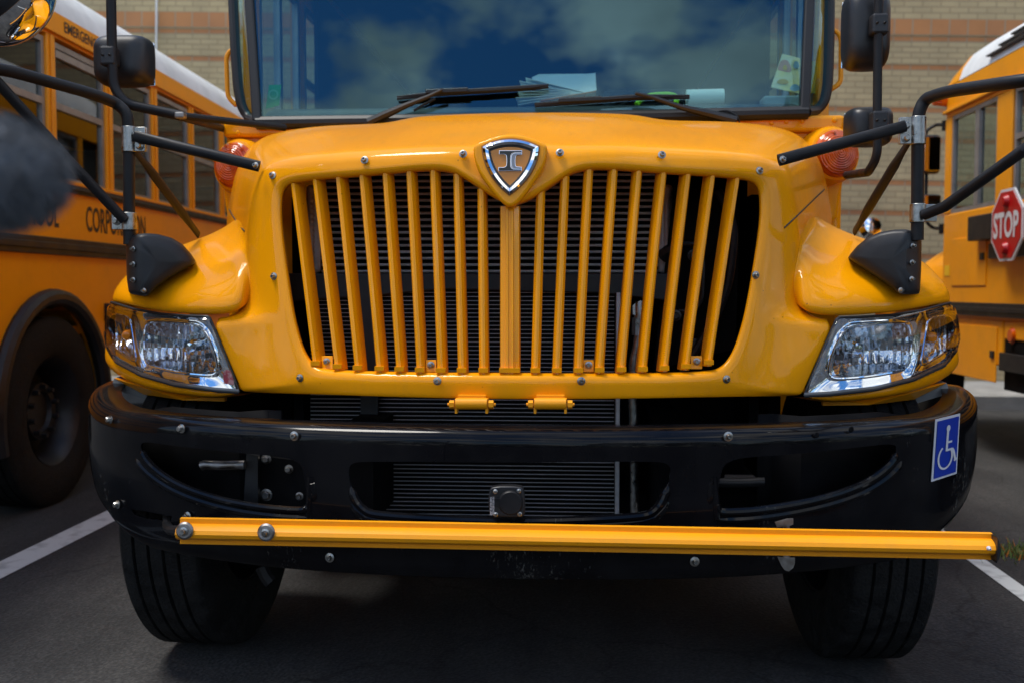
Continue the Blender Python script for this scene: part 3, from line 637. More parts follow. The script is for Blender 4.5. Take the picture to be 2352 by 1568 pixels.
for yoff, (x0, y0, x1, y1) in ((0, (2120, 309, 2162, 399)), (0, (2119, 446, 2163, 490))):
    yy = RB(B1 + .25, 0).y; c = (P(x0, y0, yy) + P(x1, y1, yy)) / 2; sx, sz = (P(x1, y1, yy) - P(x0, y0, yy)).x, (P(x0, y0, yy) - P(x1, y1, yy)).z
    m = MB(); m.box(c + Vector((0, .05, 0)), (abs(sx), .09, abs(sz))); mh = m.build('side_mirror', M['black_satin'], rroot, bevel=.03, smooth=False, segs=3)
    m = MB(); m.box(c + Vector((0, -.001, 0)), (abs(sx) * .86, .01, abs(sz) * .86)); m.build('mirror_glass', M['chrome'], mh, smooth=False, bevel=.004)
yy = RB(B1 + .25, 0).y + .06
m = MB(); m.tube(fillet([P(2176, 288, yy - .2), P(2150, 287, yy), P(2128, 300, yy), P(2124, 318, yy)], .08), .014, 8)
m.tube(fillet([P(2128, 395, yy), P(2126, 470, yy), P(2130, 515, yy), P(2145, 525, yy), P(2165, 525, yy - .2)], .08), .014, 8)
m.tube([P(2172, 278, yy - .2), P(2172, 300, yy - .2)], .03, 8); m.tube([P(2165, 515, yy - .2), P(2165, 538, yy - .2)], .03, 8)
m.build('mirror_arm', M['black_tube'], rroot)
yy = RB(B1 + 1.0, 0).y; m = MB(); m.lathe([(.0, -.06), (.07, -.045), (.11, 0), (.115, .02), (.09, .07), (0, .1)], P(2002, 521, yy), (0, 1, -.15), 24); m.build('crossview_mirror', M['chrome'], rroot)
m = MB(); m.tube([P(2002, 521, yy + .1), P(2002, 521, yy + .1) + Vector((.35, 0, -.25))], .012, 8); m.build('mirror_arm', M['black_tube'], rroot)
bus_wheel(RB, rroot, B1 + .75, .49 + gz(3.2)); bus_wheel(RB, rroot, 3.3, .49 + gz(3.2))
ce = MB(); RB.slab(ce, B0 + .06, B1 - .06, 2.6, 2.62, -2.28, -.06); ce.build('ceiling', M['interior'], rroot, smooth=False)
for k in range(6):
    for o0, o1 in ((-1.02, -.12), (-2.23, -1.35)):
        sm = MB(); RB.slab(sm, B0 + .3 + .74 * k, B0 + .45 + .74 * k, .95, 1.95, o0, o1); sm.build('seat', M['beige'], rroot, smooth=False, bevel=.04)

# ================================================================== the bus in front
bus = empty('school_bus', (0, .8, G0), 'yellow bus facing us in the middle with a slatted grille and a black front bumper', 'bus', 'parked school buses')
def mirx(p): return Vector((-p[0] - .06 * max(0.0, p[1] - .32), p[1], p[2]))
def yface(x, z): return .10 + .20 * (abs(x) / .72) ** 2.2 + .12 * (z - .83)
def PF(px, py, off=0.0): return Pfun(px, py, yface, off)

# ---- hood: cage of rings round the grille opening, left half measured, right half mirrored
cols = [  # opening edge, lip crest, face, outer face
 ((1171, 482), (1171, 468), (1171, 405), (1171, 347)), ((1125, 452), (1120, 437), (1112, 395), (1108, 348)),
 ((1069, 411.5), (1062, 396), (1058, 375), (1053, 350)), ((1030, 394), (1028, 378), (1024, 363), (1020, 349)),
 ((963, 394.7), (961, 379), (958, 366), (955, 351)), ((858, 406), (855, 390), (850, 376), (846, 358)),
 ((770, 411.5), (766, 396), (760, 382), (755, 364)), ((700, 418.6), (692, 402), (683, 388), (675, 372)),
 ((666, 425), (648, 409), (634, 396), (622, 384)), ((654, 437), (632, 426), (614, 416), (600, 404)),
 ((649, 459), (626, 452), (604, 447), (586, 440)), ((649, 510), (627, 508), (603, 506), (580, 504)),
 ((656, 570), (635, 570), (606, 571), (578, 572)), ((666, 645), (646, 648), (613, 652), (575, 655)),
 ((676, 710), (657, 714), (615, 719), (565, 721)), ((681, 734), (661, 738), (604, 739), (483, 733)),
 ((686, 755), (666, 760), (600, 765), (494, 765)), ((697, 797), (679, 806), (610, 812), (514, 812)),
 ((714, 828), (700, 843), (630, 860), (536, 866)), ((727, 838), (714, 854), (642, 880), (546, 889)), ((735, 842), (727, 860), (650, 890), (550, 900)), ((745, 845), (738, 863), (672, 893), (568, 902.5)),
 ((781, 849), (778, 866), (760, 888), (755, 908)), ((858, 851.6), (858, 868), (858, 890), (858, 912)),
 ((1034, 854.4), (1034, 870), (1034, 893), (1034, 917)), ((1171, 854.4), (1171, 870), (1171, 894), (1171, 918.5))]
rear = [(1222, 257), (1155, 257.5), (1090, 259), (1021, 262.5), (938, 267), (900, 284), (771, 285), (677, 294), (615, 308), (575, 332), (546, 375), (535, 410), (528, 440), (523, 466), (520, 485)]
def yhl(px): return float(np.interp(px, [237, 243, 265, 300, 324, 371, 402, 430, 470, 549], [.76, .69, .585, .51, .465, .405, .375, .35, .325, .305]))
def hood_cols(sgn):
    out_ = []
    for k, (h, l, f_, o_) in enumerate(cols):
        H0 = PF(*h, .055); H1 = PF(*h, .02); H2 = PF(h[0] * .75 + l[0] * .25, h[1] * .75 + l[1] * .25, .006); L1 = PF(*l, -.004); Fm = PF(*f_); Fo = PF(*o_, 0.004) if k < 15 or o_[1] > 902 else P(*o_, yhl(o_[0]) - .003)
        c = [H0, H1, H2, L1, Fm, Fo]
        dirx, diry = o_[0] - h[0], o_[1] - h[1]; dl = math.hypot(dirx, diry); dirx /= dl; diry /= dl
        if k <= 14:
            yb = Fo.y
            if k <= 8: c += [P(o_[0] + dirx * 14, o_[1] + diry * 14, yb + .03), P(o_[0] + dirx * 24, o_[1] + diry * 24, yb + .10)]
            else: c += [P(o_[0] + dirx * 12, o_[1] + diry * 12, yb + .035), P(o_[0] + dirx * 17, o_[1] + diry * 17, yb + .12)]
            yr = 1.32 if k <= 9 else 1.28
            R_ = P(*rear[k], yr); a = c[-1]
            for t in (.25, .5, .75):
                q = a.lerp(R_, t); bump_ = .018 * math.sin(math.pi * t); 
                q.z += bump_ * (1 if k < 10 else .3); q.x -= (0 if k < 8 else .012 * math.sin(math.pi * t)); c.append(q)
            c.append(R_); c.append(R_ + Vector((0, .10, -.03 if k < 9 else 0)))
        else:
            b_ = Fo.copy(); inw = Vector((.02 if o_[0] < 700 else 0, .0, .015 if k >= 20 else 0))
            for dy_ in (.012, .05, .08, .11, .14, .17, .2): c.append(b_ + Vector((0, dy_, 0)) + inw * (1 if dy_ > .02 else .2))
        out_.append(c)
    cx0 = P(1171, 482, .1).x
    if sgn > 0: out_ = [[mirx(p) for p in c] for c in out_]
    return out_
hm = MB()
L_ = hood_cols(-1); R_ = hood_cols(1)
for c in (0, -1):
    for i in range(len(L_[c])): L_[c][i].x = 0; R_[c][i].x = 0
def hood_faces(cl):
    nr = len(cl[0]); o = len(hm.v)
    hm.v += [p for c in cl for p in c]
    for k in range(len(cl) - 1):
        for i in range(nr - 1):
            if k == 14 and i >= 6: continue
            hm.f.append((o + k * nr + i, o + k * nr + i + 1, o + (k + 1) * nr + i + 1, o + (k + 1) * nr + i))
hood_faces(L_); hood_faces(R_)
hood = hm.build('hood', M['yellow'], bus, subsurf=2)

# ---- fenders
from mathutils.bvhtree import BVHTree
def surf(ob):
    dg_ = bpy.context.evaluated_depsgraph_get(); dg_.update(); me_ = bpy.data.meshes.new_from_object(ob.evaluated_get(dg_))
    t_ = BVHTree.FromPolygons([v.co + bus.location for v in me_.vertices], [tuple(p.vertices) for p in me_.polygons]); bpy.data.meshes.remove(me_); return t_
HT = surf(hood)
def PH(px, py, off=0.0, tree=None):      # where the sight line meets the built hood
    d = ray(px, py).normalized(); h = (tree or HT).ray_cast(CAM, d)
    return (h[0] - d * off, h[1]) if h[0] is not None else (PF(px, py, -off), Vector((0, -1, 0)))
tuck = [((577, 680), (569, 691)), ((581, 658), (573, 668)), ((580, 608), (572, 617)), ((573, 553), (565, 564)), ((563, 511), (554, 521)), ((549, 477), (540, 488))]
fend = [  # rows front/bottom to back/top, columns inner to outer: px, py, y
 [(566, 660, .42), (557, 703, .322), (532, 721, .318), (470, 723, .335), (390, 717, .385), (320, 706, .47), (268, 694, .60), (251, 689, .75)],
 [(568, 640, .42), (560, 684, .322), (535, 705, .305), (472, 708, .318), (390, 702, .37), (320, 692, .455), (267, 681, .59), (250, 676, .76)],
 [(566, 600, .46), (554, 632, .343), (526, 650, .345), (466, 657, .355), (389, 658, .41), (322, 656, .50), (275, 654, .63), (259, 656, .82)],
 [(556, 550, .56), (543, 577, .440), (516, 594, .445), (462, 604, .49), (392, 613, .53), (335, 620, .61), (296, 627, .73), (280, 636, .92)],
 [(543, 515, .68), (528, 537, .63), (505, 551, .65), (462, 563, .66), (402, 578, .69), (355, 592, .76), (320, 606, .87), (302, 618, 1.02)],
 [(530, 488, .90), (516, 505, .88), (497, 518, .90), (462, 536, .90), (412, 556, .92), (372, 574, .97), (340, 590, 1.06), (322, 604, 1.15)]]
for sgn in (-1, 1):
    m = MB(); rows = []
    tk_ = [[PH(*a, -.010)[0], PH(*b_, -.001)[0]] for k_, (a, b_) in enumerate(tuck)]
    def frow(k): return tk_[k] + [P(*q) for q in fend[k][1:]]
    r0 = frow(0)
    rows.append([p + Vector((.0, .09, .02)) for p in r0]); rows.append([p + Vector((0, .010, -.004)) for p in r0])
    rows += [frow(k) for k in range(len(fend))]
    rows.append([p + Vector((-.02, .35, -.0)) for p in rows[-1]])
    for rw in rows:   # outer side turning down to the wheel opening
        rw.append(rw[-1] + Vector((.005, .12, -.05))); rw.append(rw[-1] + Vector((.03, .05, -.16)))
        rw.insert(0, rw[0] + Vector((.012, .02, 0)))
    if sgn > 0: rows = [[mirx(p) for p in rw] for rw in rows]
    m.grid(rows, flip=sgn > 0); m.build('fender', M['yellow'], bus, subsurf=2)
    # lower strip under the headlight
    top = [(549, 899, .315), (496, 897, .33), (402, 886, .385), (324, 864, .47), (265, 833, .59), (243, 800, .69), (238, 765, .77)]
    bot = [(530, 906, .325), (496, 915, .345), (402, 905, .40), (330, 891, .485), (272, 867, .605), (243, 842, .70), (233, 815, .78)]
    rows = [[P(*q) for q in top]]; rows.insert(0, [p + Vector((0, .05, .02)) for p in rows[0]])
    rows.append([P(a[0] * .4 + b_[0] * .6, a[1] * .4 + b_[1] * .6, a[2] * .4 + b_[2] * .6 - .012) for a, b_ in zip(top, bot)])
    rows.append([P(*q) for q in bot]); rows.append([p + Vector((0.01, .03, -.006)) for p in rows[-1]]); rows.append([p + Vector((.03, .14, 0)) for p in rows[-1]])
    for rw in rows: rw.append(rw[-1] + Vector((.01, .25, .0)))
    if sgn > 0: rows = [[mirx(p) for p in rw] for rw in rows]
    m = MB(); m.grid(rows); m.build('fender_lower', M['yellow'], bus, subsurf=2)

for seam in ([(527, 482), (535, 497), (547, 514), (562, 532)], [(1893, 436), (1868, 460), (1835, 492), (1801, 524)]):
    pts_ = [PH(*q, .0)[0] for q in resample(seam, 14, closed=False)]; sm_ = MB(); sm_.tube(pts_, .0025, 6); sm_.build('panel_seam', M['gasket'], hood)
# ---- screws of the grille surround
def screw(c, nrm, r, parent, mat='steel', head='round'):
    m = MB(); nrm = Vector(nrm).normalized(); c = Vector(c)
    m.lathe([(0, .001), (r, .001), (r, .003), (r * .62, .0045)], c, nrm, 20)
    if head == 'round': m.lathe([(r * .62, .004), (r * .6, .009), (r * .45, .0125), (r * .3, .0125), (r * .26, .008), (0, .008)], c, nrm, 16)
    else: m.lathe([(r * .68, .004), (r * .68, .012), (r * .55, .0145), (0, .0145)], c, nrm, 6)
    return m.build('screw' if head == 'round' else 'bolt', M[mat], parent, sharp=30)
for q in [(627, 404), (838, 369), (1064, 355), (1286, 352), (1520, 357), (1744, 393), (630, 635), (1735, 632), (690, 867), (1005, 874), (1335, 874), (1668, 870)]:
    p = PF(*q, -.001); n_ = Vector((0.35 * (1 if p.x > .5 else -1 if p.x < -.5 else p.x), -1, .25 if q[1] < 420 else -.02))
    screw(p, n_, .0105, hood)

# ---- grille bars
bars = [((674.8, 422), (726.4, 842)), ((724.7, 412), (776.7, 849)), ((778, 406), (823, 852)), ((832, 402), (873, 854)), ((885.7, 398), (918.7, 855)), ((940.8, 395), (965.5, 857)),
        ((995.3, 392), (1013.6, 858)), ((1049.8, 396), (1061.4, 858)), ((1106, 434), (1110.6, 858)), ((1242, 432), (1230, 858)), ((1298.6, 392), (1279, 858)), ((1353, 387), (1328.5, 858)),
        ((1410, 388), (1377, 857)), ((1466.6, 390), (1427, 856)), ((1523.6, 392), (1476, 855)), ((1579.8, 394), (1525, 853)), ((1636, 398), (1574.6, 849)), ((1692.3, 406), (1627, 840))]
def bar(t, b_, hw, name='grille_bar', fl=False):
    m = MB(); rows = []
    for k in range(9):
        s = k / 8; c = PF(t[0] + (b_[0] - t[0]) * s, t[1] + (b_[1] - t[1]) * s, .018)
        sl = .2 * 2.2 / .72 * (abs(c.x) / .72) ** 1.2 * (1 if c.x > 0 else -1); tx = Vector((1, sl * .6, 0)).normalized(); ny = Vector((tx.y, -tx.x, 0))
        prof = [(-1, -.035), (-1, -.008), (-.86, -.002), (-.45, .006), (0, .0075), (.45, .006), (.86, -.002), (1, -.008), (1, -.035)]
        if fl: prof = [(-1, -.035), (-1, -.008), (-.9, -.001), (-.42, .001), (-.36, .007), (-.16, .007), (-.12, .0045), (.12, .0045), (.16, .007), (.36, .007), (.42, .001), (.9, -.001), (1, -.008), (1, -.035)]
        rows.append([c + tx * (u * hw) + ny * d for u, d in prof])
    m.grid(rows)
    fb = PF(b_[0], b_[1] - 9, .018); m.box(fb + Vector((0, -.001, 0)), (hw * 2.06, .024, .012))
    return m.build(name, M['yellow'], bus, sharp=28)
for t, b_ in bars:
    o_ = bar(t, b_, .0118)
bar((1171, 474), (1171, 858), .0255, 'centre_bar', True)
m = MB()
for b_ in (0,):
    pass
for (tx_, ty_, bw_, bh_) in ((751, 830, 26, 26), (990, 838, 24, 24), (1352, 838, 24, 24), (1600, 830, 26, 26)):
    q = [PF(tx_ - bw_ / 2, ty_ - bh_ / 2, .03), PF(tx_ + bw_ / 2, ty_ - bh_ / 2, .03), PF(tx_ + bw_ / 2, ty_ + bh_ / 2 + 4, .026), PF(tx_ - bw_ / 2, ty_ + bh_ / 2 + 4, .026)]
    m = MB(); m.hexa(q, [p + Vector((0, .006, 0)) for p in q]); tb = m.build('mounting_tab', M['yellow'], bus, smooth=False, bevel=.0015)
    screw(PF(tx_, ty_, .028), (0, -1, 0), .0095, tb)

# ---- emblem
def half_poly(pts): return pts
bez = [(1172, 305), (1132, 312), (1091, 329), (1085, 340), (1088, 362), (1095, 388), (1109.5, 414), (1134.8, 447), (1156, 470), (1172, 478), (1188, 470), (1208, 447), (1233, 410), (1248, 385), (1254, 362), (1257, 340), (1252, 328), (1212, 312)]
def sides(*runs):           # closed outline of smooth sides meeting in sharp corners
    outp = []
    for run in runs:
        n = len(run); t = np.array([Vector(a).to_2d() for a in run]); d = np.concatenate([[0], np.cumsum(np.hypot(*np.diff(t, axis=0).T))]); c = [np.polyfit(d, t[:, k], min(3, n - 1)) for k in (0, 1)]
        outp += [(float(np.polyval(c[0], q)), float(np.polyval(c[1], q))) for q in np.linspace(0, d[-1], 14)[:-1]]
    return outp
chr_o = sides([(1108, 337), (1140, 324.5), (1172, 319), (1204, 324.5), (1236.5, 337)], [(1236.5, 337), (1234, 360), (1219, 397), (1198.5, 424), (1170.5, 447.4)], [(1170.5, 447.4), (1145.4, 424), (1123, 392), (1111, 358), (1108, 337)])
chr_i = sides([(1121, 343), (1146, 334.5), (1172, 331), (1198, 334.5), (1224.4, 343)], [(1224.4, 343), (1219.5, 366), (1206, 393), (1189, 417), (1170.6, 434)], [(1170.6, 434), (1153, 417), (1137, 393), (1125, 366), (1121, 343)])
fld = sides([(1126.4, 347), (1148, 340), (1172, 336.5), (1196, 340), (1218.4, 347)], [(1218.4, 347), (1214, 368), (1202, 392), (1187, 412), (1171.3, 427)], [(1171.3, 427), (1156, 412), (1142, 392), (1131, 368), (1126.4, 347)])
yemb = P(1172, 400, PF(1172, 400).y).y
def plate(poly, y0, y1, par, name, mat, bev=.002, lean=.12):
    m = MB(); zc_ = P(1172, 390, y0).z
    f_ = [P(*q, y0) for q in poly]; f_ = [p + Vector((0, (p.z - zc_) * lean, 0)) for p in f_]
    m.hexa(f_, [p + Vector((0, y1 - y0, 0)) for p in f_]); return m.build(name, mat, par, smooth=True, sharp=30, bevel=bev)
bezp = smooth_poly(bez, 1)
bz = plate(bezp, yemb - .022, yemb + .05, hood, 'emblem_bezel', M['yellow'], .009)
bz.modifiers['bev'].segments = 3
# shade of the groove round the chrome shield, painted as a darker ring
emb = part_empty('emblem', bus)
def ring_mesh(o_, i_, n, fo, fi, fm=None):
    c = (1171.5, 375); ro, ri = radial(o_, c, n), radial(i_, c, n); m = MB()
    zc_ = P(1172, 390, yemb).z
    def at(q, off):
        p = P(q[0], q[1], yemb + off); p.y += (p.z - zc_) * .12; return p
    rows = [[at(q, fo) for q in ro]]
    if fm is not None: rows.append([at(((a[0] * .55 + b_[0] * .45), (a[1] * .55 + b_[1] * .45)), fm) for a, b_ in zip(ro, ri)])
    rows.append([at(q, fi) for q in ri]); rows.append([at(q, fi + .012) for q in ri]); rows.insert(0, [at(q, fo + .015) for q in ro])
    m.grid(rows, close_u=True); return m
ring_mesh(grow(chr_o, 3.2), grow(chr_o, -1), 240, -.0235, -.0245).build('emblem_groove_shade', M['groove'], emb, sharp=40)
ring_mesh(chr_o, chr_i, 240, -.029, -.031, -.0345).build('chrome_rim', M['chrome'], emb, sharp=20)
ring_mesh(chr_i, fld, 240, -.029, -.027).build('dark_border', M['letter_black'], emb, sharp=20)
plate([q for q in fld], yemb - .0265, yemb - .018, emb, 'shield_field', M['emblem_yellow'], 0)
zt_ = lambda q: (1065.7 + q[0] * .1328, 294 + q[1] * .1328)
I_ = [(612, 395), (995, 395), (995, 412), (860, 415), (822, 432), (802, 470), (798, 520), (798, 640), (806, 682), (826, 708), (860, 720), (990, 722), (990, 740), (603, 740), (603, 690), (690, 690), (722, 678), (738, 650), (744, 600), (742, 520), (736, 480), (722, 458), (695, 447), (612, 445)]
C_ = [(995, 435), (995, 455), (925, 458), (898, 472), (884, 500), (878, 560), (880, 630), (888, 660), (905, 678), (990, 685), (990, 705), (880, 705), (846, 692), (826, 660), (818, 600), (820, 500), (832, 462), (852, 442), (885, 435)]
for poly, mt in ((I_, 'letter_black'), (C_, 'emblem_grey')):
    plate([zt_(q) for q in grow(poly, 7)], yemb - .030, yemb - .02, emb, 'letter_edge', M['chrome'], 0)
    plate([zt_(q) for q in poly], yemb - .0315, yemb - .02, emb, 'letter', M[mt], 0)

# ---- headlights
lo = [(257, 696), (310, 712), (371, 723), (430, 727), (479, 728.5), (496, 765), (515, 812), (537, 866), (548, 898), (496, 895), (402, 883), (324, 861), (265, 830), (243, 796), (238, 765), (241, 727), (249, 704)]
main_in = [(334, 743), (342, 738.5), (360, 737), (443, 743), (460, 749), (473, 765), (484, 787), (494, 812), (500, 843), (498, 855), (487, 862), (415, 855.6), (345, 841), (336, 834), (331, 815), (329, 771)]
main_out = [(310, 713), (371, 724), (430, 728), (478, 729.5), (495, 766), (514, 813), (536, 867), (546, 897), (496, 894), (402, 882), (338, 865), (326, 845), (318, 815), (312, 770), (308, 735)]
turn_out = [(257, 697), (309, 713), (309, 740), (313, 775), (320, 815), (336, 864), (300, 849), (265, 829), (244, 796), (239, 765), (242, 727), (250, 705)]
turn_in = [(262, 722), (296, 729), (300, 760), (306, 800), (312, 832), (286, 815), (262, 796), (252, 775), (249, 750), (252, 730)]
def HL(px, py, off, sgn):
    p = P(px, py, yhl(px) + off); return p if sgn < 0 else mirx(p)
for sgn in (-1, 1):
    hl = part_empty('headlight', bus)
    # chrome bezel: rings round both bowls
    for o_, i_, c, n in ((main_out, smooth_poly(main_in, 1), (415, 800), 96), (turn_out, smooth_poly(turn_in, 1), (281, 774), 64)):
        ro, ri = radial(o_, c, n), radial(i_, c, n); m = MB(); rows = []
        for t, d in ((0, .016), (.3, .020), (.6, .026), (.85, .030), (.93, .024), (1.0, .024), (1.0, .05)):
            rows.append([HL(a[0] * (1 - t) + b_[0] * t, a[1] * (1 - t) + b_[1] * t, d, sgn) for a, b_ in zip(ro, ri)])
        m.grid(rows, close_u=True); m.build('bezel', M['chrome'], hl, sharp=25)
    # bright edge of the bowl
    m = MB(); m.tube([HL(*q, .024, sgn) for q in resample(smooth_poly(main_in, 2), 64)], .0035, 6, closed=True); m.build('bowl_rim', M['chrome'], hl)
    # facetted reflector bowl
    rp = radial(smooth_poly(main_in, 1), (415, 800), 96); m = MB(); rows = []
    for t in np.linspace(1, 0.06, 26):
        row = []
        for q in rp:
            x_, y_ = 415 + (q[0] - 415) * t, 800 + (q[1] - 800) * t
            u, v_ = (x_ - 330) / 16.5, (y_ - 738) / 30.0
            d = .052 + .075 * (1 - t ** 1.8) - .0042 * abs(math.sin(math.pi * u)) - .003 * abs(math.sin(math.pi * v_)) * (1 if t < .95 else 0)
            row.append(HL(x_, y_, d if t < .99 else .05, sgn))
        rows.append(row)
    m.grid(rows, close_u=True); n_ = 96; o = len(m.v) - n_; m.f.append(tuple(range(o, o + n_))); m.build('reflector', M['reflector'], hl, sharp=18)
    c = HL(442, 794, .045, sgn); m = MB(); m.lathe([(0, .022), (.010, .021), (.0165, .012), (.018, 0), (.017, -.05)], c, (0, -1, 0), 8); m.build('bulb_shield', M['chrome'], hl, smooth=False)
    c = HL(447, 822, .06, sgn); m = MB(); m.box(c, (.018, .02, .018)); m.lathe([(0, .013), (.005, .012), (.0055, .01)], c, (0, -1, 0), 10); m.build('adjuster', M['dull_steel'], hl, smooth=False, bevel=.002)
    # turn lamp
    tp = radial(smooth_poly(turn_in, 1), (279, 770), 64); m = MB(); rows = []
    for t in np.linspace(1, .06, 12):
        rows.append([HL(279 + (q[0] - 279) * t, 770 + (q[1] - 770) * t, .05 + .05 * (1 - t * t) - .004 * abs(math.sin(math.pi * (279 + (q[0] - 279) * t) / 9)), sgn) for q in tp])
    m.grid(rows, close_u=True); o = len(m.v) - 64; m.f.append(tuple(range(o, o + 64))); m.build('turn_reflector', M['reflector'], hl, sharp=18)
    c = HL(292, 770, .05, sgn); m = MB(); m.lathe([(0, .02), (.012, .016), (.017, .0), (.015, -.03), (0, -.04)], c, (0.2 * -sgn, -1, 0), 14); m.build('turn_bulb', M['amber_bulb'], hl)
    m = MB()
    for k in range(8):
        x0 = 309 + k * 3.2; m.tube([HL(x0 + 8 * t * t + 6 * t, 730 + 120 * t, .006 + .004 * math.sin(3 * t), sgn) for t in np.linspace(0.02 + .01 * k, 1, 14)], .0017, 6)
    m.build('lens_ribs', M['lens'], hl)
    # outer lens: thin solid sheet
    tb_ = [((480, 729), (548.5, 898)), ((455, 728.5), (515, 896)), ((420, 727), (460, 891)), ((371, 723.5), (402, 883)), ((335, 718), (350, 869)), ((305, 711), (310, 854)), ((278, 703), (278, 838)), ((257, 697), (258, 823)), ((247, 706), (246, 803)), ((240, 730), (238.5, 768))]
    rows = [[HL(a[0] + (b_[0] - a[0]) * s, a[1] + (b_[1] - a[1]) * s, -.004 - .012 * math.sin(math.pi * s), sgn) for a, b_ in tb_] for s in np.linspace(0, 1, 9)]
    m = MB(); m.grid(rows); m.build('lens', M['lens'], hl, sharp=60, solid=.003)
    # dark seal along the edges and ribbed lower lens flange
    seal = resample([(549, 900), (538, 868), (516, 813), (497, 766), (480, 727.5), (430, 725.5), (371, 721.5), (310, 710.5), (256, 694.5)], 60, closed=False)
    m = MB(); m.tube([HL(*q, .004, sgn) for q in seal], .0042, 6); m.build('seal', M['gasket'], hl)
    low = resample([(548, 896), (496, 892.5), (402, 880), (324, 857.5), (265, 826), (244, 793), (239, 765)], 90, closed=False); m = MB()
    rows = []
    for s, d in ((0, .012), (0.05, -.006), (.5, -.010), (.95, -.006), (1, .014)):
        rows.append([HL(q[0] - (.6 if j % 2 else 0), q[1] - 4 + 12 * s, d, sgn) for j, q in enumerate(low)])
    m.grid(rows); m.build('lens_flange', M['flange'] if 'flange' in M else M['gasket'], hl, sharp=60)
    # housing behind the bowls
    hb = MB(); hx = (255, 285, 320, 360, 410, 460, 500)
    top_ = [HL(x_, float(np.interp(x_, (255, 480, 500), (712, 735, 775))), .15, sgn) for x_ in hx]; bot_ = [HL(x_, float(np.interp(x_, (255, 300, 500), (800, 845, 885))), .15, sgn) for x_ in hx]
    hb.grid([[p + Vector((0, .05, 0)) for p in top_], top_, bot_, [p + Vector((0, .05, 0)) for p in bot_], [p + Vector((0, .05, 0)) for p in top_]])
    hb.build('housing', M['black_matt'], hl, smooth=False)

m = MB(); q = [(512, 853), (520, 848), (529, 851), (536, 872), (537, 883), (514, 880)]; pts = [HL(a, b_, -.012, -1) for a, b_ in q]; m.hexa(pts, [p + Vector((0, .0015, 0)) for p in pts]); m.build('lamp_decal', M['decal'], bus, smooth=False)
# ---- bumper
_bx = np.array([0, .2, .4, .6, .8, .95, 1.06, 1.15, 1.225, 1.28, 1.318, 1.336]); _by = np.array([0, .006, .026, .062, .122, .185, .248, .318, .395, .48, .58, .70])
_s = np.concatenate([[0], np.cumsum(np.hypot(np.diff(_bx), np.diff(_by)))])
def crv(s):          # smooth plan curve by arc length (cubic through the table)
    i = int(np.clip(np.searchsorted(_s, s) - 1, 0, len(_s) - 2)); h = _s[i + 1] - _s[i]; t = (s - _s[i]) / h
    def tg(a, k):
        if k == 0: return (a[1] - a[0]) / (_s[1] - _s[0]) if a is _bx else 0.0
        if k == len(_s) - 1: return (a[-1] - a[-2]) / (_s[-1] - _s[-2])
        return (a[k + 1] - a[k - 1]) / (_s[k + 1] - _s[k - 1])
    o_ = []
    for a in (_bx, _by):
        m0, m1 = tg(a, i) * h, tg(a, i + 1) * h
        o_.append((2 * t ** 3 - 3 * t * t + 1) * a[i] + (t ** 3 - 2 * t * t + t) * m0 + (-2 * t ** 3 + 3 * t * t) * a[i + 1] + (t ** 3 - t * t) * m1)
    return o_
SMAX = float(_s[-1])
def bump_plan(s):
    x, y = crv(min(abs(s), SMAX)); x2, y2 = crv(min(abs(s) + .01, SMAX)); x1, y1 = crv(max(abs(s) - .01, 0)); 
    t = Vector((x2 - x1, y2 - y1, 0)).normalized() if abs(s) > .001 else Vector((1, 0, 0)); n_ = Vector((t.y, -t.x, 0)); p = Vector((x, y, 0))
    if s < 0: p.x = -p.x; n_.x = -n_.x
    return p, n_
def bz_top(s):
    t = min(1.0, max(0.0, (abs(s) - 1.15) / .5)); return .772 + .048 * t * t * (3 - 2 * t)
def bz_bot(s):
    a = abs(s); return .405 + .02 * max(0, (a - .5)) ** 1.5 + .16 * max(0, (a - 1.0) / .5) ** 1.6
ZMID = .59
def prof_off(z, top, bot):    # outward bulge of the face by height
    t = (z - bot) / (top - bot); return .010 * math.sin(math.pi * min(1, max(0, (t - .12) / .76))) ** .5 if t < .62 else .010 * (math.sin(math.pi * .658) ** .5)
def bsurf(s, z): 
    p, n_ = bump_plan(s); return p + n_ * prof_off(z, bz_top(s), bz_bot(s)) + Vector((0, 0, z))
def yb(x, z):                 # bumper face depth at x
    lo_, hi_ = 0.0, SMAX
    for _ in range(30):
        mid = (lo_ + hi_) / 2
        if bsurf(mid, z).x < abs(x): lo_ = mid
        else: hi_ = mid
    return bsurf((lo_ + hi_) / 2, z).y
def PB(px, py, off=0.0): return Pfun(px, py, yb, off)
def bnorm(x):
    s = float(np.interp(abs(x), _bx, _s)); n_ = bump_plan(s if x > 0 else -s)[1]; return n_
ss = np.concatenate([np.linspace(-SMAX, -1.1, 16)[:-1], np.linspace(-1.1, 1.1, 56), np.linspace(1.1, SMAX, 16)[1:]])
outer = []; 
for s in ss:
    p, n_ = bump_plan(s); T, B_ = bz_top(s), bz_bot(s); col = []
    col.append(p - n_ * .085 + Vector((0, 0, T + .004))); col.append(p - n_ * .05 + Vector((0, 0, T + .006)))
    for a in np.linspace(80, 10, 6): col.append(p + n_ * (-.03 + .03 * math.cos(rad(a)) + prof_off(T - .03, T, B_) * math.cos(rad(a)) ** .7) + Vector((0, 0, T - .034 + .038 * math.sin(rad(a)))))
    for z in np.linspace(T - .045, B_ + .02, 22): col.append(p + n_ * prof_off(z, T, B_) + Vector((0, 0, z)))
    col.append(p - n_ * .012 + Vector((0, 0, B_))); col.append(p - n_ * .05 + Vector((0, 0, B_ - .004)))
    outer.append(col)
m = MB(); m.grid(outer)
tmp = m.build('bumper', M['black_gloss'], None, subsurf=0)
tmp.modifiers.new('s', 'SOLIDIFY').thickness = .012; tmp.modifiers['s'].offset = -1
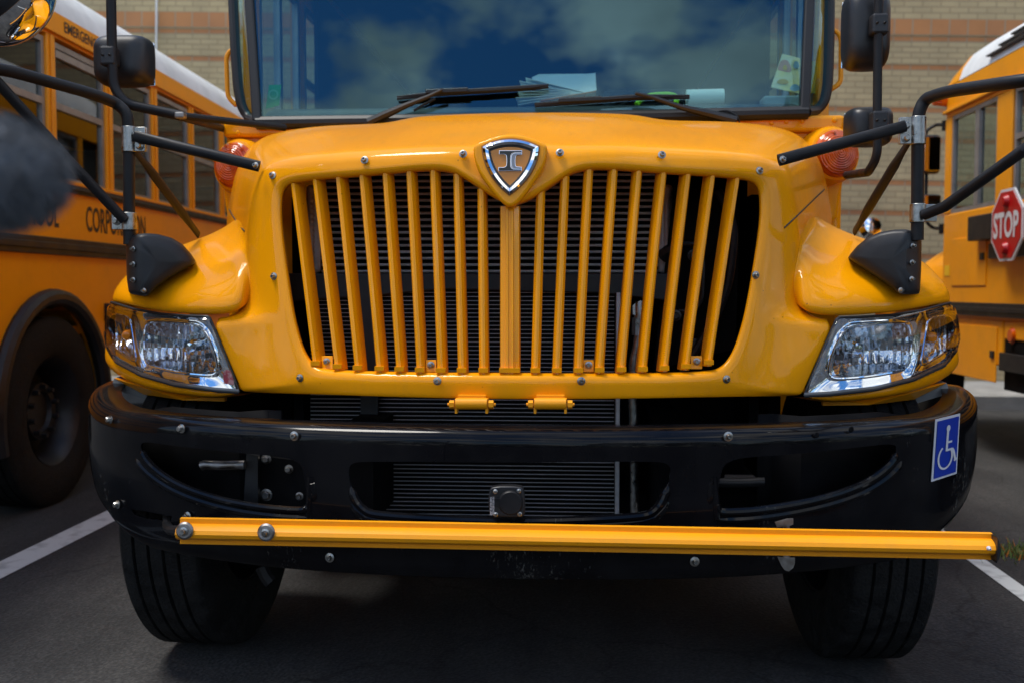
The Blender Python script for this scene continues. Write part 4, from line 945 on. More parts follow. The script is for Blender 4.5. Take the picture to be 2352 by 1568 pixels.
# openings: (reference pixels on the face)
op_left = smooth_poly([(326, 1012), (385, 1021), (544, 1039), (653, 1048), (690, 1062), (697, 1084), (708, 1150), (705, 1166), (696, 1173), (589, 1164), (499, 1146), (408, 1114), (344, 1069), (322, 1030)], 2)
op_mid = smooth_poly([(802, 1064), (835, 1058), (1171, 1062), (1500, 1058), (1538, 1064), (1541, 1090), (1527, 1140), (1508, 1172), (1475, 1188), (1171, 1199), (862, 1184), (830, 1168), (812, 1140), (800, 1095)], 2)
op_right = smooth_poly([(2056, 1017), (1990, 1024), (1830, 1042), (1700, 1050), (1664, 1064), (1656, 1086), (1645, 1150), (1646, 1168), (1657, 1176), (1755, 1170), (1885, 1146), (1985, 1112), (2047, 1066), (2060, 1035)], 2)
cutters = []
for poly in (op_left, op_mid, op_right):
    pts = [PB(*q) for q in poly]; m = MB(); m.hexa([p + Vector((0, -.15, 0)) for p in pts], [p + Vector((0, .25, 0)) for p in pts])
    c = m.build('cutter', M['black_gloss'], None, smooth=False); cutters.append(c)
    md = tmp.modifiers.new('b', 'BOOLEAN'); md.operation = 'DIFFERENCE'; md.object = c; md.solver = 'EXACT'
slot_l = [(300, 1168), (330, 1172), (395, 1184), (392, 1196), (330, 1190), (310, 1182)]
pts = [PB(*q) for q in slot_l]; m = MB(); m.hexa([p + Vector((0, -.15, 0)) for p in pts], [p + Vector((0, .2, 0)) for p in pts]); c = m.build('cutter', M['black_gloss'], None, smooth=False); cutters.append(c)
md = tmp.modifiers.new('b', 'BOOLEAN'); md.operation = 'DIFFERENCE'; md.object = c; md.solver = 'EXACT'
dg = bpy.context.evaluated_depsgraph_get(); me = bpy.data.meshes.new_from_object(tmp.evaluated_get(dg))
bmb = MB(); bmb.v = [v.co.copy() for v in me.vertices]; bmb.f = [tuple(p.vertices) for p in me.polygons]
for c in cutters: bpy.data.objects.remove(c)
bpy.data.objects.remove(tmp)
# rolled lips round the openings
for poly, rr in ((op_left, .010), (op_mid, .011), (op_right, .010)):
    q = resample(poly, 150)
    def top_y(x): return float(np.interp(x, (326, 690), (1012, 1062))) if poly is op_left else float(np.interp(x, (1664, 2056), (1064, 1017)))
    if poly is op_mid: low_ = sorted([a for a in q if a[1] > 1105], key=lambda a: a[0])
    else:
        low_ = [a for a in q if a[1] > top_y(a[0]) + 14 and not (690 < a[0] < 720 and a[1] < 1150) and not (1640 < a[0] < 1662 and a[1] < 1150)]; low_.sort(key=lambda a: a[0])
    low_ = resample(low_, 80, closed=False); bmb.tube([PB(*a, .004) for a in low_], [.001, .005] + [rr] * (len(low_) - 4) + [.005, .001], 10)
    big = [(a[0], a[1]) for a in grow(resample(poly, 60), 17 if poly is not op_mid else 13)]
    cen = (sum(a[0] for a in poly) / len(poly)); 
    k0 = max(range(len(big)), key=lambda i: (big[i][1] < 1085) and (big[i - 1][1] >= 1085) and 1)
    if poly is not op_mid:
        run = [a for a in big if a[1] > 1030 and (a[1] > 1085 or (a[0] < 600 or a[0] > 1750))]
        run.sort(key=lambda a: a[0]); bmb.tube([PB(*a, .006) for a in run], [.002] + [.011] * (len(run) - 2) + [.002], 10)
    else:
        run = [a for a in big if a[1] > 1120]; run.sort(key=lambda a: a[0]); bmb.tube([PB(*a, .006) for a in run], [.002] + [.011] * (len(run) - 2) + [.002], 10)
bumper = bmb.build('bumper', M['black_gloss'], bus, sharp=32)
for q, h in (((255, 962), 'hex'), ((418, 983), 'hex'), ((677, 1000), 'round'), ((1672, 1001), 'round'), ((272, 1157), 'hex'), ((758, 1279), 'round'), ((1595, 1288), 'round'), ((432, 1184), 'hex')):
    p = PB(*q, -.004); screw(p, bnorm(p.x), .0118, bumper, 'steel', 'hex' if h == 'hex' else 'round')
for q in ((1875, 998), (1955, 985)):
    p = PB(*q, -.002); m = MB(); m.lathe([(0, .002), (.006, .002), (.008, 0)], p, bnorm(p.x), 14); m.build('bolt_hole', M['black_matt'], bumper)
# accessibility sticker
def st(u, v_):   # sticker coordinates 0..1 -> face
    a = [(2146, 962), (2202, 948), (2194, 1086), (2136, 1105)]
    x0, y0 = a[0][0] + (a[1][0] - a[0][0]) * u, a[0][1] + (a[1][1] - a[0][1]) * u; x1, y1 = a[3][0] + (a[2][0] - a[3][0]) * u, a[3][1] + (a[2][1] - a[3][1]) * u
    return (x0 + (x1 - x0) * v_, y0 + (y1 - y0) * v_)
def stp(u, v_, off):
    p = PB(*st(u, v_)); return p + bnorm(p.x) * off
def sheet(u0, u1, v0, v1, off, n=8):
    m = MB(); rows = [[stp(u0 + (u1 - u0) * i / n, v0 + (v1 - v0) * j / n, off) for i in range(n + 1)] for j in range(n + 1)]
    m.grid(rows); m.grid([[p - (stp(.5, .5, 1) - stp(.5, .5, 0)) * .0015 for p in r_] for r_ in rows]); return m
stk = sheet(0, 1, 0, 1, .004).build('sticker', M['sticker_white'], bumper)
sheet(.07, .93, .04, .96, .006).build('blue_field', M['blue'], stk)
m = MB()
def ribbon(pts, wdt, off=.008):
    pts = resample(pts, max(6, len(pts) * 3), closed=False); a_, b_ = [], []
    for i, q in enumerate(pts):
        t = Vector((pts[min(i + 1, len(pts) - 1)][0] - pts[max(i - 1, 0)][0], (pts[min(i + 1, len(pts) - 1)][1] - pts[max(i - 1, 0)][1]) * 2.1)).normalized()
        nx, ny = -t.y * wdt, t.x * wdt / 2.1; a_.append(stp(q[0] + nx, q[1] + ny, off)); b_.append(stp(q[0] - nx, q[1] - ny, off))
    m.grid([a_, b_])
hc = (.50, .19); ring = [stp(hc[0] + .075 * math.cos(a), hc[1] + .055 * math.sin(a), .008) for a in np.linspace(0, 2 * math.pi, 18, endpoint=False)]
m.add(ring, [tuple(range(18))])
ribbon([(.49, .23), (.475, .56)], .042); ribbon([(.48, .42), (.68, .42)], .035); ribbon([(.47, .545), (.74, .545), (.85, .74)], .038); ribbon([(.80, .755), (.93, .72)], .035)
ribbon([(.44 + .27 * math.cos(a), .655 + .185 * math.sin(a)) for a in np.linspace(rad(-118), rad(-118 - 285), 22)], .034)
m.build('wheelchair_symbol', M['sticker_white'], stk, smooth=False)
# block heater socket in the middle opening
sc_ = MB(); q = smooth_poly([(1122, 1125), (1135, 1116), (1196, 1116), (1203, 1125), (1206, 1180), (1200, 1188), (1136, 1186), (1122, 1176)], 1)
pts = [P(*a, -.045) for a in q]; sc_.hexa(pts, [p + Vector((0, .03, 0)) for p in pts]); sock = sc_.build('power_socket', M['black_satin'], bumper, bevel=.003)
m = MB(); c = P(1173, 1153, -.045); m.lathe([(0, .008), (.026, .008), (.029, .005), (.030, 0)], c, (0, -1, 0), 32); m.box(c + Vector((-.031, -.004, 0)), (.012, .007, .02)); m.build('socket_cap', M['black_tube'], sock, sharp=40)
for a in ((1138, 1127), (1192, 1126), (1139, 1180), (1194, 1179)): screw(P(*a, -.046), (0, -1, 0), .0055, sock)
for k, body_ in enumerate(('110 VOLTS-GROUNDED', 'CORD MUST BE USED')):
    vs, fs, wd = text_mesh(body_, .0045); m = MB(); c = P(1131 - 5.5 * k, 1140, -.0465); m.add([c + Vector((v[1], 0, -v[0] * (.044 / wd))) for v in vs], fs); m.build('socket_lettering', M['sticker_white'], sock, smooth=False)
# tow hooks and brackets seen through the outer openings
for sgn, pts, nm in ((-1, [(562, 1066), (510, 1068), (470, 1066), (462, 1069)], 'tow_hook'), (1, [(1650, 1107), (1700, 1108), (1740, 1106), (1755, 1106)], 'tow_hook')):
    y0 = .20; m = MB(); m.tube(fillet([P(a[0], a[1], y0) for a in pts], .02), .0125, 12); m.build(nm, M['dull_steel' if sgn < 0 else 'black_tube'], bus)
m = MB(); q = [(566, 1040), (592, 1046), (592, 1160), (560, 1150)]; pts = [P(*a, .22) for a in q]; m.hexa(pts, [p + Vector((0, .02, 0)) for p in pts]); m.build('bumper_bracket', M['black_satin'], bus, smooth=False)
m = MB(); q = [(592, 1046), (720, 1060), (720, 1185), (592, 1170)]; pts = [P(*a, .26) for a in q]; m.hexa(pts, [p + Vector((0, .02, 0)) for p in pts]); br = m.build('bumper_bracket', M['black_matt'], bus, smooth=False)
for a, r_ in (((612, 1135), .017), ((612, 1053), .014), ((664, 1076), .012), ((688, 1138), .011)): screw(P(a[0], a[1], .258), (0, -1, 0), r_, br, 'dull_steel', 'hex')
# crossing arm
ya = -.062
arm = MB(); rows = []
def armc(px): return 1187.5 + (px - 415) * (1222.5 - 1187.5) / (2275 - 415), 1248 + (px - 415) * (1284 - 1248) / (2275 - 415)
pf = [(0, .0), (.02, -.004), (.20, -.004), (.215, -.012), (.26, -.022), (.36, -.032), (.5, -.036), (.64, -.032), (.74, -.022), (.79, -.012), (.805, -.004), (.98, -.004), (1, 0)]
for px in np.linspace(415, 2278, 24):
    t_, b_ = armc(px); rows.append([P(px, t_ + (b_ - t_) * v_, ya + .004) + Vector((0, d, 0)) for v_, d in pf] + [P(px, t_ + (b_ - t_) * v_, ya + .004) + Vector((0, .006, 0)) for v_ in (1, .8, .5, .2, 0)])
arm.grid(rows, close_u=True); nn = len(rows[0]); arm.f.append(tuple(range(nn))); arm.f.append(tuple(len(arm.v) - nn + i for i in range(nn)))
armo = arm.build('crossing_arm', M['yellow_matt'], bus, sharp=28)
for px, r_ in ((424, .021), (611, .021)):
    t_, b_ = armc(px); c = P(px, (t_ + b_) / 2, ya - .034); m = MB(); m.lathe([(0, .004), (r_ * .8, .004), (r_, .0), (r_, -.003)], c, (0, -1, .1), 28); ws = m.build('washer', M['dull_steel'], armo, sharp=30)
    screw(c + Vector((0, -.004, 0)), (0, -1, 0), .0105, ws, 'steel', 'hex')
t_, b_ = armc(2278); m = MB(); q = [P(2275, t_, ya), P(2281, t_ + 16, ya), P(2283, (t_ + b_) / 2, ya), P(2281, b_ - 16, ya), P(2273, b_, ya)]; m.hexa([p + Vector((0, -.04, 0)) for p in q], [p + Vector((.003, .012, 0)) for p in q]); ec = m.build('end_cap', M['black_satin'], armo, smooth=False, bevel=.003)
screw(P(2270, (t_ + b_) / 2 + 4, ya - .034), (0, -1, 0), .005, ec, 'sticker_white')
m = MB(); m.tube(fillet([P(384, 1180, .22), P(384, 1208, .16), P(392, 1217, .09), P(430, 1218, ya + .02)], .03), .013, 10); m.build('arm_hinge', M['black_tube'], bus)
m = MB()
for q, y0 in (([(1780, 1198), (1795, 1194), (1810, 1190), (1822, 1190), (1822, 1203), (1812, 1208), (1785, 1210)], -.03), ([(1786, 1278), (1826, 1280), (1826, 1292), (1822, 1303), (1812, 1311), (1802, 1308), (1795, 1298)], -.03)):
    pts = [P(*a, y0) for a in q]; m.hexa(pts, [p + Vector((0, .004, 0)) for p in pts])
m.tube([P(1806, 1200, -.02), P(1806, 1300, -.02)], .008, 8); m.build('arm_rest_bracket', M['dull_steel'], bus, smooth=False)
# hinges under the grille surround
for cx_ in (1083, 1264):
    hg = MB(); c0, c1 = P(cx_ - 36, 926, .085), P(cx_ + 36, 926, .085); hg.tube([c0, c1], .0145, 16)
    for sx in (-1, 1):
        a = P(cx_ + sx * 35, 928, .085); hg.box(a + Vector((0, .012, -.004)), (.006, .036, .036)); 
        hg.lathe([(0, .012), (.011, .012), (.011, 0)], a + Vector((.005 * sx, -.0, 0)), (sx, 0, 0), 6); hg.tube([a, a + Vector((.022 * sx, 0, 0))], .004, 8)
    hg.box((c0 + c1) / 2 + Vector((0, .02, .014)), (.07, .03, .012)); hg.build('hood_hinge', M['yellow_matt'], bus, sharp=40)

# ---- coolers and engine bay seen through the grille
yc = .62
cac = part_empty('charge_air_cooler', bus)
m = MB()
for k in range(16):
    py = 394 + 14.8 * (k + .5); a, b_ = P(738, py, yc), P(1512, py, yc); m.tube([a, b_], .0042, 8)
m.build('cooler_tubes', M['alu'], cac)
m = MB(); q = [P(738, 392, yc + .02), P(1512, 392, yc + .02), P(1512, 628, yc + .02), P(738, 628, yc + .02)]; m.hexa(q, [p + Vector((0, .05, 0)) for p in q]); m.build('cooler_core', M['fin_v'] if 'fin_v' in M else M['fin'], cac, smooth=False)
for x0, x1 in ((704, 738), (1512, 1546)):
    m = MB(); m.hexa([P(a, b_, yc - .03) for a, b_ in ((x0, 425), (x1, 425), (x1, 628), (x0, 628))], [P(a, b_, yc + .08) for a, b_ in ((x0, 425), (x1, 425), (x1, 628), (x0, 628))]); tk = m.build('side_tank', M['alu'], cac, smooth=False, bevel=.012)
    xm = x0 + 10 if x0 < 1000 else x1 - 14
    m = MB(); m.tube([P(xm + (k % 2) * 1.2, 430 + k * 6, yc - .034) for k in range(33)], [.008 + .0025 * (k % 2) for k in range(33)], 8); m.build('weld_seam', M['alu'], tk)
yk = .50
con = part_empty('condenser', bus)
m = MB(); q = [P(712, 640, yk), P(1412, 640, yk), P(1412, 1200, yk), P(712, 1200, yk)]; m.hexa(q, [p + Vector((0, .04, 0)) for p in q]); m.build('condenser_core', M['fin_v'] if 'fin_v' in M else M['fin'], con, smooth=False)
m = MB()
for k in range(58):
    py = 644 + 9.4 * k
    a, b_ = P(714, py, yk), P(1411, py, yk); m.box((a + b_) / 2 + Vector((0, -.001, 0)), ((b_ - a).length, .006, .0022))
m.build('condenser_tubes', M['alu_dull'], con, smooth=False)
m = MB(); a, b_ = P(1418, 672, yk), P(1418, 1195, yk); m.box((a + b_) / 2, (.012, .05, (a - b_).length)); m.build('header_rail', M['alu'], con, smooth=False, bevel=.002)
m = MB(); q = [P(828, 640, yk - .03), P(868, 640, yk - .03), P(868, 1200, yk - .03), P(828, 1200, yk - .03)]; m.hexa(q, [p + Vector((0, .01, 0)) for p in q]); m.build('cooler_strap', M['black_satin'], bus, smooth=False)
m = MB(); q = [P(645, 628, yk - .02), P(1560, 628, yk - .02), P(1540, 692, yk - .02), P(1380, 674, yk - .02), P(1020, 665, yk - .02), P(860, 680, yk - .02), P(650, 694, yk - .02)]; m.hexa(q, [p + Vector((0, .05, 0)) for p in q]); m.build('cross_member', M['black_satin'], bus, smooth=False, bevel=.004)
# hose with hex fitting
pipe = MB(); pipe.tube(fillet([P(1466, 770, .47), P(1462, 800, .47), P(1454, 830, .47), P(1452, 900, .47), P(1456, 1000, .47), P(1457, 1230, .47)], .05), .0125, 14); po = pipe.build('coolant_pipe', M['steel'], bus)
m = MB(); m.lathe([(0, .0), (.019, 0), (.019, .05), (0, .05)], P(1466, 770, .47), (0.02, 0, 1), 6); m.lathe([(.014, .05), (.014, .085), (.011, .095), (0, .095)], P(1466, 770, .47), (.02, 0, 1), 16)
m.lathe([(0, .012), (.026, .012), (.026, -.01), (0, -.01)], P(1470, 712, .475), (.1, -1, .1), 6); m.build('hex_fitting', M['steel'], po, sharp=30)
# dark walls added behind the grille to keep the engine bay dark
sh = MB()
sh.box((0, .95, 1.0), (1.44, .04, 1.0)); sh.box((-.70, .80, 1.02), (.03, .3, .75)); sh.box((.70, .80, 1.02), (.03, .3, .75))
sh.hexa([P(1548, 430, .55), P(1700, 440, .5), P(1690, 800, .45), P(1500, 850, .55)], [P(1548, 430, .6), P(1700, 440, .55), P(1690, 800, .5), P(1500, 850, .6)])
sh.build('added_dark_walls', M['black_matt'], bus, smooth=False)
m = MB(); m.tube(fillet([P(1560, 560, .48), P(1600, 560, .47), P(1615, 600, .47), P(1612, 690, .47), P(1590, 715, .47), P(1560, 715, .48)], .03), .008, 8)
m.tube(fillet([P(1520, 590, .58), P(1545, 570, .56), P(1575, 580, .56), P(1578, 640, .56)], .05), .02, 10)
m.tube(fillet([P(1650, 440, .46), P(1690, 520, .42), P(1672, 680, .42), P(1600, 800, .45), P(1560, 870, .45)], .2), .012, 8); m.build('hose', M['black_satin'], bus)
for a in ((1592, 587), (1594, 790), (1552, 725)): screw(P(a[0], a[1], .46), (0, -1, 0), .016, bus, 'black_satin', 'hex')
# frame, axle, splash parts
fr = MB()
for sx in (-1, 1): fr.box((sx * .42, 2.2, .62), (.09, 4.0, .26))
fr.box((0, .88, .36), (1.6, .14, .14)); fr.box((0, 1.3, .62), (.9, .1, .2)); fr.tube([(-.95, .88, .42), (.95, .88, .42)], .07, 12); fr.box((0, 1.6, .55), (.6, 1.2, .4))
fr.build('chassis', M['black_matt'], bus, smooth=False)
for sgn in (-1, 1):
    m = MB(); q = [(262, 868), (330, 893), (420, 912), (405, 925), (330, 915), (255, 890)]; pts = [P(*a, .62) for a in q]
    if sgn > 0: pts = [mirx(p) for p in pts]
    m.hexa(pts, [p + Vector((0, .3, .02)) for p in pts]); m.build('splash_panel', M['concrete_grey'], bus, smooth=False)
    m = MB(); q = [(262, 868), (420, 902), (516, 905), (516, 921), (420, 918), (330, 905)]; pts = [P(*a, .46 if a[0] > 400 else .60) for a in q]
    if sgn > 0: pts = [mirx(p) for p in pts]
    m.hexa(pts, [p + Vector((0, .02, 0)) for p in pts]); m.build('lower_flange', M['yellow_matt'], bus, smooth=False)
    # wheel house
    wm = MB(); wm.box((sgn * .8, 1.25, .72), (.04, .8, .5)); wm.tube([(sgn * .9, 1.1, .9), (sgn * .9, 1.6, .95)], .03, 8)
    wm.build('inner_fender', M['black_matt'], bus, smooth=False)
m = MB(); m.tube(fillet([P(600, 1300, .45), P(612, 1325, .45), P(622, 1336, .45)], .02), .02, 8); m.build('bracket_end', M['black_tube'], bus)
for sgn in (-1, 1):  # dark sheets added behind the outer bumper openings, standing in for shade
    m = MB(); rows_ = [[], [], []]
    for s_ in np.linspace(.71, 1.33, 14):
        p_, n_ = bump_plan(s_ * sgn); p_ = p_ - n_ * (.13 if s_ > .8 else .2)
        for r_, z_ in zip(rows_, (.46, .64, .782 - .03 * max(0, s_ - 1.1) / .2)): r_.append(Vector((p_.x, p_.y, z_)))
    m.grid(rows_); m.build('dark_shade_backing', M['black_matt'], bus, solid=.01)
m = MB(); m.box((0, 4.6, .40), (2.2, 5.4, .16)); m.box((0, 2.0, .45), (1.5, .9, .3)); m.build('belly_light_block', M['black_matt'], bus, smooth=False)  # boxes added to block light under the bus
# front wheels
for px, py, sgn in ((430, 1458, -1), (2000, 1493, 1)):
    wx = sgn * 1.042; wh = part_empty('wheel', bus); wheel(wh, (wx, .88, .468 + gz(wx)), (sgn, 0.035, 0), .47, .255)

# ---- cowl and body of our bus
YW = 1.45; ZWB = P(1172, 268, YW).z
def yw(x, z): return YW + .16 * (z - ZWB)
def PWs(px, py, off=0.0): return Pfun(px, py, yw, off)
xl, xr = P(524, 320, YW + .1).x, P(1932, 320, YW + .1).x
BW = (xr - xl) / 2; BXC = (xr + xl) / 2
cw = MB()
zt_l = P(560, 292, YW + .05).z
cw.box((BXC, YW + .17, (ZWB + .62) / 2 - .005), (2 * BW, .22, ZWB - .62))
cowl = cw.build('cowl', M['yellow'], bus, bevel=.03, segs=4)
ZL = (P(546, 301, YW + .02).z + P(1843, 279, YW + .02).z) / 2
m = MB(); m.box((BXC, YW + .055, ZL), (2 * BW - .01, .06, .062)); lg = m.build('cowl_ledge', M['yellow'], cowl, bevel=.015, segs=3)
for px, py in ((546, 306), (654, 304), (1718, 285), (1772, 283), (1806, 280), (1843, 279), (1917, 277)):
    y_ = YW + .024; m = MB(); m.lathe([(0, .007), (.007, .005), (.010, 0)], P(px, py, y_), (0, -1, 0), 12); m.build('rivet', M['yellow'], lg)
m = MB(); q0, q1 = P(1705, 272, YW + .02), P(1915, 283, YW + .02); m.box((P(1755, 270, YW + .02)), (.20, .012, .03)); m.build('cowl_plate', M['yellow'], lg, bevel=.003, smooth=False)
# body sides, roof, floor (behind the windscreen)
BL = 7.4; ZR = 2.75; zs0, zs1 = 1.74, 2.52
bd = MB()
for sx in (-1, 1):
    X = BXC + sx * BW
    bd.box((X - sx * .025, (YW + .28 + BL) / 2, (.62 + zs0) / 2), (.05, BL - YW - .28, zs0 - .62))
    bd.box((X - sx * .025, (YW + .12 + BL) / 2, (zs1 + ZR) / 2), (.05, BL - YW - .12, ZR - zs1))
bd.box((BXC, (YW + BL) / 2 + .2, .9), (2 * BW - .1, BL - YW - .4, .05)); bd.box((BXC, BL - .02, 1.7), (2 * BW, .04, 2.1))
bd.box((BXC, YW + .28, (2.66 + ZR + .1) / 2), (2 * BW, .12, ZR + .1 - 2.66))
bd.build('body', M['yellow'], bus, smooth=False, bevel=.008)
class OurSide(Side): pass
for sx, nm in ((-1, 'l'), (1, 'r')):
    X = BXC + sx * BW; ys = [YW + .34, YW + 1.05] + [YW + 1.05 + .72 * k for k in range(1, 7)]
    for y in ys: p = MB(); p.box((X - sx * .022, y, (zs0 + zs1) / 2), (.044, .09, zs1 - zs0)); p.build('pillar', M['yellow'], bus, smooth=False)
    for k in range(len(ys) - 1):
        m = MB(); y0, y1 = ys[k] + .045, ys[k + 1] - .045
        m.box((X - sx * .03, y0 + .015, (zs0 + zs1) / 2), (.03, .03, zs1 - zs0)); m.box((X - sx * .03, y1 - .015, (zs0 + zs1) / 2), (.03, .03, zs1 - zs0)); 
        if k == 0: m.box((X - sx * .03, (y0 + y1) / 2, (zs0 + zs1) / 2), (.03, .04, zs1 - zs0 - .002))
        m.box((X - sx * .03, (y0 + y1) / 2, zs0 + .015), (.028, y1 - y0, .03)); m.box((X - sx * .03, (y0 + y1) / 2, zs1 - .015), (.028, y1 - y0, .03))
        if k: m.box((X - sx * .03, (y0 + y1) / 2, 2.15), (.028, y1 - y0, .03))
        fo = m.build('window', M['win_frame'], bus, smooth=False); m = MB(); m.box((X - sx * .03, (y0 + y1) / 2, (zs0 + zs1) / 2), (.006, y1 - y0 - .01, zs1 - zs0 - .02)); m.build('pane', M['side_glass'], fo, smooth=False)
rf = MB(); prof = [(-BW, 0), (-BW + .03, .09), (-BW + .1, .19), (-BW + .25, .29), (-BW + .5, .36), (0, .42)]; prof += [(-a, h) for a, h in prof[-2::-1]]
rows = [[Vector((BXC + a, y, ZR + h)) for a, h in prof] for y in (YW + .2, BL)]
rf.grid(rows)
for r_ in rows: rf.add(r_, [tuple(range(len(r_)))])
rf.build('roof', M['white'], bus, sharp=60)
inn = MB(); inn.box((BXC, YW + 3.2, 2.70), (2 * BW - .12, 5.2, .02)); inn.box((BXC, BL - .1, 1.8), (2 * BW - .12, .02, 1.8)); inn.box((BXC, YW + 3.2, .94), (2 * BW - .12, 5.2, .02))
for sx in (-1, 1): inn.box((BXC + sx * (BW - .075), (YW + 1.1 + BL) / 2, 1.8), (.02, BL - YW - 1.3, 1.65))  # dark panels added over the rear side windows to darken the interior
inn.build('blackout_lining', M['interior'], bus, smooth=False)
for c_, s_ in [((BXC + sx * .62, YW + 1.9 + .72 * k, 1.45), (.95, .12, 1.1)) for k in range(6) for sx in (-1, 1)] + [((BXC + .55, YW + .95, 1.6), (.5, .14, .9))]:
    sm = MB(); sm.box(c_, s_); sm.build('seat', M['seat_dark'], bus, smooth=False, bevel=.04)
# windscreen, corner lights, gasket
def wpt(px, py, off=0.0): return PWs(px, py, off)
ZT = 2.62
def up(px0, py0, px1, py1, z, off=0.0):      # continue a measured sloping edge upward to height z
    a, b_ = PWs(px0, py0, off), PWs(px1, py1, off); t = (z - a.z) / (b_.z - a.z); return a + (b_ - a) * t
wl_b, wl_t = PWs(600, 282), up(600, 275, 582, 0, ZT); wr_b, wr_t = PWs(1840, 258), up(1839, 240, 1850, 0, ZT)
m = MB(); q = [wl_b, wr_b, wr_t, wl_t]; m.hexa(q, [p + Vector((0, .006, 0)) for p in q]); ws_ = m.build('windscreen', M['glass'], bus, smooth=False)
# corner panes and outer gasket path, stepped back round the corner
def gout(px, py): return P(px, py, YW + .14 + .16 * max(0, P(px, py, YW + .14).z - ZWB))
lpath = [up(547, 200, 535, 0, ZT - .1), gout(535, 0), gout(541, 130), gout(547, 205), gout(555, 247), gout(572, 272), PWs(592, 280, .02)]
lpath[0] = lpath[1] + (lpath[1] - lpath[2]).normalized() * .45
rpath = [None, gout(1906, 0), gout(1904, 130), gout(1901, 200), gout(1893, 236), gout(1876, 254), PWs(1852, 258, .02)]
rpath[0] = rpath[1] + (rpath[1] - rpath[2]).normalized() * .45
gm = MB()
lpath = fillet(lpath, .12, 5); rpath = fillet(rpath, .12, 5)
gm.tube(lpath, .020, 10); gm.tube(rpath, .020, 10)
gm.tube([PWs(590, 283, .01), PWs(900, 279, .005), PWs(1172, 274, .0), PWs(1500, 268, .005), PWs(1855, 259, .01)], .026, 10)
gm.tube([wl_t + Vector((-.05, 0, 0)), wr_t + Vector((.05, 0, 0))], .03, 10)
gm.build('gasket', M['gasket'], bus)
for a, b_ in (((591, 280), (573, 0)), ((1848, 258), (1859, 0))):
    m = MB(); p0, p1 = PWs(*a), up(a[0], a[1], b_[0], b_[1], ZT); 
    m.hexa([p0 + Vector((-.019, -.012, 0)), p0 + Vector((.019, -.012, 0)), p0 + Vector((.019, .03, 0)), p0 + Vector((-.019, .03, 0))], [p1 + Vector((-.019, -.012, 0)), p1 + Vector((.019, -.012, 0)), p1 + Vector((.019, .03, 0)), p1 + Vector((-.019, .03, 0))])
    m.build('windscreen_pillar', M['gasket'], bus, bevel=.008, smooth=False)
for path, a, b_ in ((lpath, (586, 282), (569, 0)), (rpath, (1853, 258), (1864, 0))):
    m = MB(); pb_, pt_ = PWs(*a, .01), up(a[0], a[1], b_[0], b_[1], path[0].z, .01)
    rows = []
    for p in path:
        t = (p.z - pb_.z) / (pt_.z - pb_.z); inner_ = pb_ + (pt_ - pb_) * max(0, t); rows.append([inner_.lerp(p, s) for s in (0, .5, 1)])
    m.grid(rows); m.build('corner_pane', M['glass'], bus, solid=.005, sharp=60)
# dashboard and things one sees behind the glass (dash, wheel: parts; loose things: their own objects)
ZD = P(1172, 246, YW + .1).z
db = MB(); db.box((BXC, YW + .36, ZD - .12), (2 * BW - .3, .60, .24)); db.box((BXC + .5, YW + .52, ZD + .0), (.62, .25, .12)); dash = db.build('dashboard', M['dash'], bus, bevel=.04, segs=3)
swc = P(1517, 262, YW + .62); m = MB(); ax = Vector((0, -.45, .9)).normalized(); u = Vector((1, 0, 0)); v_ = ax.cross(u)
m.tube([swc + (u * math.cos(t) + v_ * math.sin(t)) * .225 for t in np.linspace(0, 2 * math.pi, 40, endpoint=False)], .014, 8, closed=True)
for t in (0.2, 2.2, 4.2): m.tube([swc, swc + (u * math.cos(t) + v_ * math.sin(t)) * .22], .012, 8)
m.tube([swc, swc - ax * .4], .03, 8); m.build('steering_wheel', M['black_satin'], bus)
def sheetq(name, q, y0, y1, mat, label, cat, th=.004, par=None):
    pts = [P(a[0], a[1], y0 if a[1] > sum(b_[1] for b_ in q) / len(q) else y1) for a in q]; m = MB(); m.hexa(pts, [p + Vector((0, th, 0)) for p in pts]); o_ = m.build(name, mat, par, smooth=False)
    return tag(o_, label, cat) if label else o_
pf_ = empty('paper_stack', P(1275, 240, YW + .2), 'stack of loose papers lying on the dashboard behind the windscreen', 'papers')
rr_ = random.Random(3)
m = MB()
for k in range(9):
    z0 = P(1275, 240, YW + .2).z + .006 * k; a = rr_.uniform(-.02, .02); cpt = P(1278 + rr_.uniform(-8, 8), 240, YW + .2); cpt.z = z0 + .004
    m.box(cpt, (.30 - .004 * k, .2, .0022), Matrix.Rotation(a, 3, 'Z') @ Matrix.Rotation(.05 * (k - 3), 3, 'Y'))
m.build('sheet', M['paper'], pf_, smooth=False)
m = MB(); cpt = P(1305, 232, YW + .16); m.box(cpt + Vector((0, 0, .004)), (.22, .16, .003), Matrix.Rotation(-.16, 3, 'Y')); m.build('orange_sheet', M['paper_orange'], pf_, smooth=False)
sheetq('paper_pad', [(1222, 178), (1238, 171), (1350, 170), (1368, 168), (1370, 206), (1366, 226), (1226, 236)], YW + .30, YW + .38, M['paper'], 'white papers propped upright above the loose stack on the dashboard', 'papers', .012)
ves = MB(); ves.tube(fillet([P(1462, 241, YW + .16), P(1475, 226, YW + .18), P(1500, 219, YW + .2), P(1540, 218, YW + .2), P(1556, 224, YW + .2), P(1552, 240, YW + .17)], .03), [.006] + [.012] * 26 + [.006] if False else .011, 8, flat=None)
vo = ves.build('folded_vest', M['hivis'], None); tag(vo, 'bright yellow-green folded strap lying on the dashboard above the steering wheel', 'vest')
rol = MB(); rol.tube([P(1576, 224, YW + .2), P(1662, 222, YW + .2)], .03, 18); ro = rol.build('paper_roll', M['paper'], None); tag(ro, 'white rolled paper lying on the dashboard right of the steering wheel', 'paper roll')
